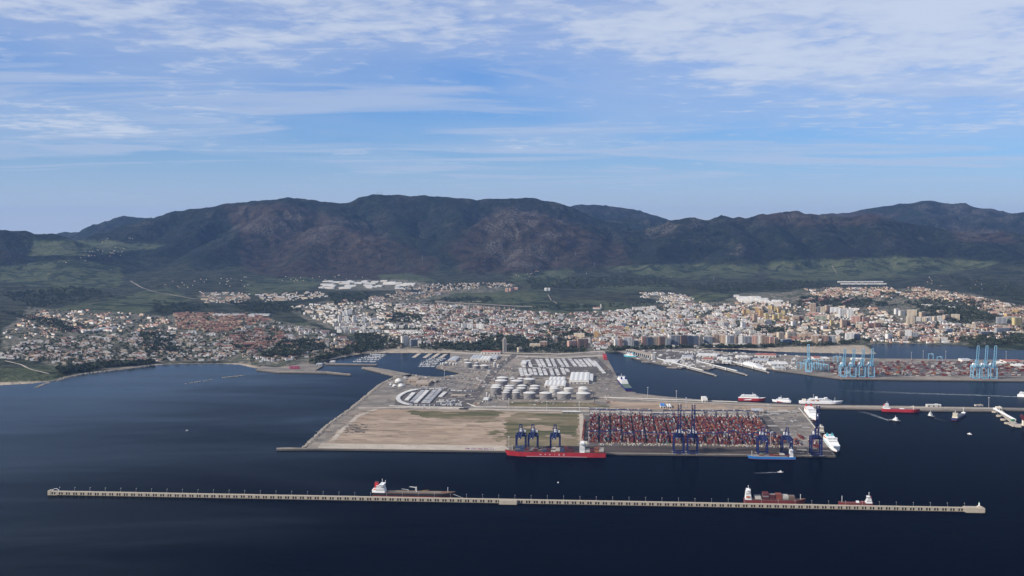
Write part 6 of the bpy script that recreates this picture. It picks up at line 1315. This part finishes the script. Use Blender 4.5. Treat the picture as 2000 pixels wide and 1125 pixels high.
# ---- houses
DIST = [  # polygon, how many tries, heights, share of tiled roofs, wall colours, words, angle
    ([(0, 690), (60, 665), (300, 650), (440, 650), (480, 690), (430, 705), (300, 707), (200, 714), (120, 716), (100, 708), (0, 700)], 2100, (5, 9), .42, (WHT, WHT, WHT2, CRM, TAN), 'of the shore town on the left bay'.replace('left bay', 'open bay'), .2),
    ([(0, 660), (60, 608), (150, 606), (250, 612), (330, 622), (340, 648), (60, 662)], 800, (5, 8), .62, (WHT, WHT2, CRM, TAN, PNK), 'on the slope above the shore town', -.3),
    ([(340, 612), (480, 612), (530, 625), (470, 640), (430, 650), (350, 645)], 620, (6, 9), .95, (TAN, RED, BRN, TAN), 'in the red roofed terraces above the bay', .05),
    ([(440, 650), (530, 628), (640, 650), (700, 672), (640, 695), (560, 706), (490, 708), (470, 690)], 1000, (5, 9), .5, (WHT, WHT, CRM, TAN), 'on the wooded slope beside the beach', .35),
    ([(455, 650), (540, 640), (565, 660), (500, 690), (450, 685)], 420, (6, 9), .9, (RED, TAN, TAN, BRN), 'in the brick estate above the beach', .4),
    ([(560, 600), (640, 592), (740, 590), (860, 605), (860, 650), (780, 665), (700, 650), (600, 620)], 1200, (5, 10), .5, (WHT, WHT, WHT2, CRM), 'on the hill behind the marina', -.15),
    ([(740, 592), (900, 596), (1000, 606), (1090, 614), (1200, 608), (1170, 640), (1150, 672), (1000, 660), (860, 676), (760, 682), (760, 660), (860, 640)], 2600, (5, 11), .45, (WHT, WHT, WHT2, CRM, PNK), 'in the quarter inland of the port gate', .25),
    ([(1160, 640), (1200, 608), (1290, 598), (1420, 592), (1460, 625), (1510, 640), (1500, 662), (1300, 664), (1200, 675), (1160, 685)], 3600, (6, 13), .22, (WHT, WHT, WHT, WHT2, WHT2, CRM, PNK), 'in the dense white old town', .1),
    ([(1420, 592), (1560, 590), (1700, 600), (1760, 625), (1700, 660), (1500, 672), (1460, 640)], 1400, (5, 10), .35, (WHT, WHT, CRM, TAN, PNK), 'between the towers behind the beach', -.2),
    ([(1700, 640), (1800, 630), (1900, 635), (2000, 640), (2000, 662), (1900, 664), (1860, 670), (1700, 670)], 1400, (5, 10), .4, (WHT, WHT, CRM, PNK, TAN), 'on the shore of the inner lagoon', .1),
    ([(1560, 566), (1650, 562), (1800, 562), (1880, 575), (2000, 598), (2000, 630), (1930, 612), (1880, 590), (1760, 582), (1600, 580)], 1500, (6, 9), .75, (CRM, PNK, WHT, TAN, CRM), 'in the pink and tan terraces on the hilltop', -.05),
    ([(800, 556), (1000, 552), (1000, 560), (900, 566), (820, 585), (740, 592), (640, 592), (760, 575)], 700, (5, 8), .6, (WHT, CRM, TAN), 'along the valley road below the hills', .3),
    ([(1255, 570), (1330, 574), (1380, 594), (1300, 596), (1250, 580)], 260, (5, 8), .6, (WHT, CRM), 'in the hamlet above the old town', .2),
    ([(390, 570), (490, 574), (480, 592), (400, 592)], 220, (5, 8), .6, (WHT, CRM, TAN), 'in the hamlet by the country road', .1), ([(500, 575), (620, 570), (640, 580), (520, 592)], 200, (5, 8), .5, (WHT, CRM), 'in the hamlet by the country road', .1),
    ([(90, 500), (260, 478), (262, 500), (110, 516)], 50, (5, 8), .3, (WHT, ), 'scattered on the hillside farms', 0), ([(200, 526), (250, 526), (250, 532), (200, 532)], 20, (5, 8), .3, (WHT, ), 'scattered on the hillside farms', 0), ([(300, 556), (400, 540), (500, 540), (480, 560), (380, 570)], 45, (5, 8), .4, (WHT, CRM), 'scattered on the hillside farms', 0),
    ([(960, 525), (1060, 530), (1180, 530), (1170, 542), (980, 540)], 50, (5, 8), .4, (WHT, CRM), 'scattered on the hillside farms', 0), ([(520, 540), (650, 536), (850, 552), (900, 560), (700, 548), (540, 550)], 60, (5, 8), .4, (WHT, CRM), 'scattered on the hillside farms', 0), ([(1800, 540), (1900, 545), (1990, 560), (1900, 566), (1810, 556)], 45, (5, 8), .4, (WHT, CRM), 'scattered on the hillside farms', 0), ([(180, 460), (310, 462), (300, 470), (200, 472)], 14, (5, 8), .4, (WHT, ), 'scattered on the hillside farms', 0),
    ([(1195, 672), (1520, 668), (1520, 677), (1195, 684)], 160, (4, 6), .2, (WHT2, GRY), 'at the foot of the seafront towers', 0),
]
HX = []
rgh = np.random.default_rng(21); taken = set()
for poly, n, hr, tile, wc, words, ang in DIST:
    a = np.array(poly, float); x = rgh.uniform(a[:, 0].min(), a[:, 0].max(), n*4); y = rgh.uniform(a[:, 1].min(), a[:, 1].max(), n*4)
    k = in_poly(x, y, poly); x, y = x[k][:n], y[k][:n]
    gapn = fbm(x/14.0, y/5.0, 2, 33); k = gapn > (.50 if 'shore town' in words or 'wooded slope' in words else (.55 if 'scattered' in words else .38)); x, y = x[k], y[k]
    P = on_land(x, y); P = P[~np.isnan(P[:, 0])]; ca, sa = math.cos(ang), math.sin(ang)
    for q in P:
        u = q[0]*ca+q[1]*sa; v = -q[0]*sa+q[1]*ca; iu, iv = round(u/12.0), round(v/23.0)
        if (iu, iv, words) in taken: continue
        taken.add((iu, iv, words)); u, v = iu*12.0+rgh.uniform(-.4, .4), iv*23.0+rgh.uniform(-1.5, 1.5)+(8 if rgh.random() < .4 else 0)
        X, Y = u*ca-v*sa, u*sa+v*ca; Z = float(hgt(X, Y))
        if Z < 1.05: continue
        w, d, h = rgh.uniform(8.5, 12.2), rgh.uniform(8, 12.5), rgh.uniform(*hr)
        if rgh.random() < .17 and Y < 9000: w, d, h = (rgh.uniform(20, 46), rgh.uniform(11, 17), h*rgh.uniform(1.0, 1.5)) if Y > 5600 else (rgh.uniform(18, 34), rgh.uniform(8, 11), h)
        if 'scattered' in words: w, d, h = w*.65, d*.75, h*.65
        c = wc[rgh.integers(len(wc))] if 'scattered' not in words else (WHT2, CRM, TAN)[rgh.integers(3)]; HX.append((X, Y, Z, w, d, h, ang+rgh.normal(0, .04), c, rgh.random() < tile, words))
# keep houses clear of the listed blocks
blocks = np.array([(o.location.x, o.location.y) for o in COL.objects if o.name.startswith('apartment_block')])
HX = [h for h in HX if (np.hypot(blocks[:, 0]-h[0], blocks[:, 1]-h[1])).min() > 17]
HX.sort(key=lambda h: h[1]/(h[3]*h[5])**.5)
TILE = [(0.165, 0.085, 0.063), (0.13, 0.072, 0.056), (0.21, 0.12, 0.09)]
M_TILE = mat('roof_tiles', (0.19, 0.085, 0.06), .85, .25, .3)
def house_wall(gab):
    b = MB().box(0, 0, -6, 1, 1, 7); return b
HWALL = MB().add([(-.5, -.5, -.8), (.5, -.5, -.8), (.5, .5, -.8), (-.5, .5, -.8), (-.5, -.5, 1), (.5, -.5, 1), (.5, .5, 1), (-.5, .5, 1), (-.5, 0, 1.33), (.5, 0, 1.33)], [(0, 1, 5, 4), (2, 3, 7, 6), (1, 2, 6, 9, 5), (3, 0, 4, 8, 7)]).mesh('wall', M_OBJ)
HROOF = MB().add([(-.54, -.56, .96), (.54, -.56, .96), (.54, 0, 1.36), (-.54, 0, 1.36), (-.54, .56, .96), (.54, .56, .96)], [(0, 1, 2, 3), (3, 2, 5, 4)]).mesh('roof', M_TILE)
FWALL = MB().add([(-.5, -.5, -.8), (.5, -.5, -.8), (.5, .5, -.8), (-.5, .5, -.8), (-.5, -.5, 1), (.5, -.5, 1), (.5, .5, 1), (-.5, .5, 1)], [(0, 1, 5, 4), (1, 2, 6, 5), (2, 3, 7, 6), (3, 0, 4, 7)]).mesh('wall', M_OBJ)
FROOF = MB().box(0, 0, 1.0, 1.02, 1.02, .06).box(.15, .1, 1.06, .3, .3, .3).mesh('roof', M_FLATROOF)
M_HWIN = MB().box(-.25, -.505, .15, .16, .02, .22).box(.2, -.505, .15, .2, .02, .22).box(-.25, -.505, .6, .16, .02, .22).box(.2, -.505, .6, .2, .02, .22).mesh('windows', M_WIN)
for X, Y, Z, w, d, h, rz, c, tl, words in HX[:300]:
    o = empty('house', (X, Y, Z-.2), rz); o.scale = (w, d, h)
    for nm, m in (('wall', HWALL if tl else FWALL), ('roof', HROOF if tl else FROOF), ('window', M_HWIN)):
        k = link(nm, m, o); f = random.uniform(.88, 1.06); k.color = (c[0]*f, c[1]*f, c[2]*f, 1)
        if nm == 'window': k['kind'] = 'stuff'
    tag(o, f'{CNAME[c]} house with {"tiled gable roof" if tl else "flat roof"} {words}', 'house', f'{CNAME[c]} {"tiled" if tl else "flat"} houses {words}')
rest = HX[300:]; V, Fc, Lt_, Cc = [], [], [], []; base = 0
for X, Y, Z, w, d, h, rz, c, tl, words in rest:
    ca, sa = math.cos(rz), math.sin(rz); pts = [(-.5, -.5, -4), (.5, -.5, -4), (.5, .5, -4), (-.5, .5, -4), (-.5, -.5, h), (.5, -.5, h), (.5, .5, h), (-.5, .5, h)]
    f = random.uniform(.82, 1.06); wl = (c[0]*f, c[1]*f, c[2]*f)
    if tl: pts += [(-.5, 0, h+2.6), (.5, 0, h+2.6)]; fs = [(0, 1, 5, 4), (2, 3, 7, 6), (1, 2, 6, 9, 5), (3, 0, 4, 8, 7), (4, 5, 9, 8), (6, 7, 8, 9)]; rc = random.choice(TILE); cs = [wl]*4+[rc]*2
    else: fs = [(0, 1, 5, 4), (1, 2, 6, 5), (2, 3, 7, 6), (3, 0, 4, 7), (4, 5, 6, 7)]; g = random.uniform(.22, .5); cs = [wl]*4+[(g, g*.92, g*.84)]
    for a, b_, z in pts: V.append((X+a*w*ca-b_*d*sa, Y+a*w*sa+b_*d*ca, Z+z))
    for q in fs: Fc += [i+base for i in q]; Lt_.append(len(q))
    Cc += cs; base += len(pts)
tag(link('town_houses', np_mesh('town_houses', V, Fc, Lt_, [M_ATTR], attrs={'col': ('FACE', np.array(Cc))})), kind='stuff')
# ================================================================== TREES
def leaf_mat(name, c1, c2):
    m = bpy.data.materials.new(name); m.use_nodes = True; t = NT(m.node_tree); t.n.clear(); nz = t.noise(t.node('ShaderNodeNewGeometry').outputs['Position'], .16, 3, .6)
    p = t.node('ShaderNodeBsdfPrincipled', Base_Color=t.mix(t.maprange(nz, .35, .65, 0, 1), c1, c2), Roughness=.9); p.inputs['Specular IOR Level'].default_value = .1
    t.l.new(p.outputs[0], t.node('ShaderNodeOutputMaterial').inputs[0]); return m
M_LEAF = leaf_mat('dark_foliage', (0.024, 0.034, 0.017), (0.062, 0.070, 0.036)); M_LEAF2 = leaf_mat('mid_foliage', (0.04, 0.06, 0.02), (0.075, 0.085, 0.035)); M_TRUNK = mat('bark', (0.10, 0.07, 0.05), .9, .2, 1)
def crown(seed, n=60, tall=1.0):
    rg = random.Random(seed); v, f = [], []
    lobes = [(rg.uniform(-.3, .3), rg.uniform(-.3, .3), rg.uniform(.45, .85), rg.uniform(.22, .36)) for _ in range(6)]
    for i in range(n):
        lx, ly, lz, lr = rg.choice(lobes); th = rg.uniform(0, 6.28); ph = math.acos(rg.uniform(-1, 1)); r = lr*rg.uniform(.7, 1.05)
        c = Vector((lx+r*math.sin(ph)*math.cos(th), ly+r*math.sin(ph)*math.sin(th), (lz+r*math.cos(ph))*tall)); nrm = Vector((rg.gauss(0, 1), rg.gauss(0, 1), rg.gauss(0, 1)+.6)).normalized(); a = nrm.orthogonal().normalized(); a.rotate(Matrix.Rotation(rg.uniform(0, 6.28), 3, nrm)); b_ = nrm.cross(a); s = rg.uniform(.13, .24); k = len(v)
        v += [tuple(c+a*s), tuple(c+b_*s*.8+nrm*.05), tuple(c-a*s*.9), tuple(c-b_*s*.8+nrm*.04)]; f.append((k, k+1, k+2, k+3))
    return np.array(v), f
CR = [crown(i, 64) for i in range(4)]; CRM_ = []
for v, f in CR: me = bpy.data.meshes.new('crown'); me.from_pydata([tuple(q) for q in v], [], f); me.materials.append(M_LEAF); me.update(); CRM_.append(me)
TRK = MB().cyl(0, 0, -.1, .045, .55, 6, .03).beam((0, 0, .38), (.2, .08, .62), .03).beam((0, 0, .4), (-.18, -.1, .66), .03).mesh('trunk', M_TRUNK)
WOODS = [([(690, 652), (740, 655), (790, 678), (720, 690), (640, 706), (600, 712), (640, 690), (700, 672)], 420), ([(940, 656), (1080, 660), (1150, 672), (1140, 690), (1000, 688), (920, 690), (880, 684), (930, 674)], 560), ([(550, 668), (620, 666), (640, 680), (570, 700), (510, 700)], 330), ([(1070, 648), (1130, 642), (1150, 656), (1090, 662)], 110), ([(1480, 640), (1530, 644), (1530, 656), (1480, 654)], 130), ([(1830, 600), (1900, 604), (1960, 622), (1900, 640), (1840, 624), (1780, 612)], 420), ([(1760, 590), (1900, 586), (1920, 602), (1800, 606)], 220), ([(1560, 580), (1700, 586), (1760, 600), (1700, 600), (1560, 602)], 300), ([(1860, 662), (2000, 652), (2000, 672), (1900, 676)], 240), ([(110, 722), (200, 712), (300, 707), (300, 712), (200, 720), (120, 734)], 260), ([(0, 610), (130, 650), (180, 640), (60, 618)], 180), ([(270, 650), (340, 655), (350, 690), (290, 700)], 160), ([(640, 575), (720, 572), (720, 592), (650, 596)], 220), ([(820, 675), (880, 670), (960, 676), (960, 686), (820, 684)], 160), ([(750, 614), (830, 618), (820, 630), (760, 628)], 120), ([(1190, 682), (1520, 676), (1520, 679), (1200, 686)], 240), ([(1520, 668), (1600, 674), (1700, 664), (1700, 670), (1600, 678), (1520, 677)], 120), ([(1000, 600), (1300, 590), (1300, 600), (1000, 606)], 60), ([(0, 575), (160, 560), (230, 580), (60, 605)], 420), ([(300, 590), (420, 600), (360, 612), (300, 612)], 160), ([(1020, 545), (1300, 540), (1330, 560), (1040, 566)], 700), ([(860, 585), (960, 582), (960, 592), (880, 594)], 80), ([(1300, 560), (1600, 548), (1620, 562), (1400, 572)], 500), ([(1850, 540), (2000, 560), (2000, 590), (1900, 572)], 420), ([(440, 590), (560, 592), (600, 612), (480, 610)], 300)]
TP = []
for poly, n in WOODS:
    a = np.array(poly, float); x = rgh.uniform(a[:, 0].min(), a[:, 0].max(), n*4); y = rgh.uniform(a[:, 1].min(), a[:, 1].max(), n*4); k = in_poly(x, y, poly); P = on_land(x[k][:n], y[k][:n]); P = P[~np.isnan(P[:, 0])]
    for q in P: TP.append((q[0], q[1], q[2], rgh.uniform(9, 17), 0))
for poly, n, *_ in DIST[:12]:
    n = int(n*.48); a = np.array(poly, float); x = rgh.uniform(a[:, 0].min(), a[:, 0].max(), n*4); y = rgh.uniform(a[:, 1].min(), a[:, 1].max(), n*4); k = in_poly(x, y, poly); P = on_land(x[k][:n], y[k][:n]); P = P[~np.isnan(P[:, 0])]
    for q in P: TP.append((q[0], q[1], q[2], rgh.uniform(6, 12), 1))
TP = [q for q in TP if q[2] > 1.1]; TP.sort(key=lambda q: q[1]/q[3])
TWORD = lambda q: 'in the shore town by the bay' if q[0] < -900 and q[1] < 5600 else ('on the slope by the beach and marina' if q[0] < -300 else ('behind the port and seafront' if q[0] < 1200 else 'around the inner lagoon'))
for i, q in enumerate(TP[:300]):
    o = empty('broadleaf_tree', (q[0], q[1], q[2]-.2), rgh.uniform(0, 6), f'dark green broadleaf tree {TWORD(q)}', 'tree', f'broadleaf trees {TWORD(q)}'); o.scale = (q[3]*1.05, q[3]*1.05, q[3]); link('trunk', TRK, o); link('crown', CRM_[i % 4], o)
V, Fc = [], []; base = 0
for i, q in enumerate(TP[300:]):
    v, f = crown(i % 4, 20) if False else CR[i % 4]; v = v[:26*4]; a = rgh.uniform(0, 6.28); ca, sa = math.cos(a), math.sin(a); s = q[3]*1.08
    w3 = np.stack([(v[:, 0]*ca-v[:, 1]*sa)*s*1.25+q[0], (v[:, 0]*sa+v[:, 1]*ca)*s*1.25+q[1], v[:, 2]*s+q[2]-.5], 1); V.append(w3); Fc.append(np.arange(len(w3)).reshape(-1, 4)+base); base += len(w3)
V = np.vstack(V); Fc = np.vstack(Fc); tag(link('distant_woods', np_mesh('distant_woods', V, Fc.ravel(), np.full(len(Fc), 4), [M_LEAF])), kind='stuff')
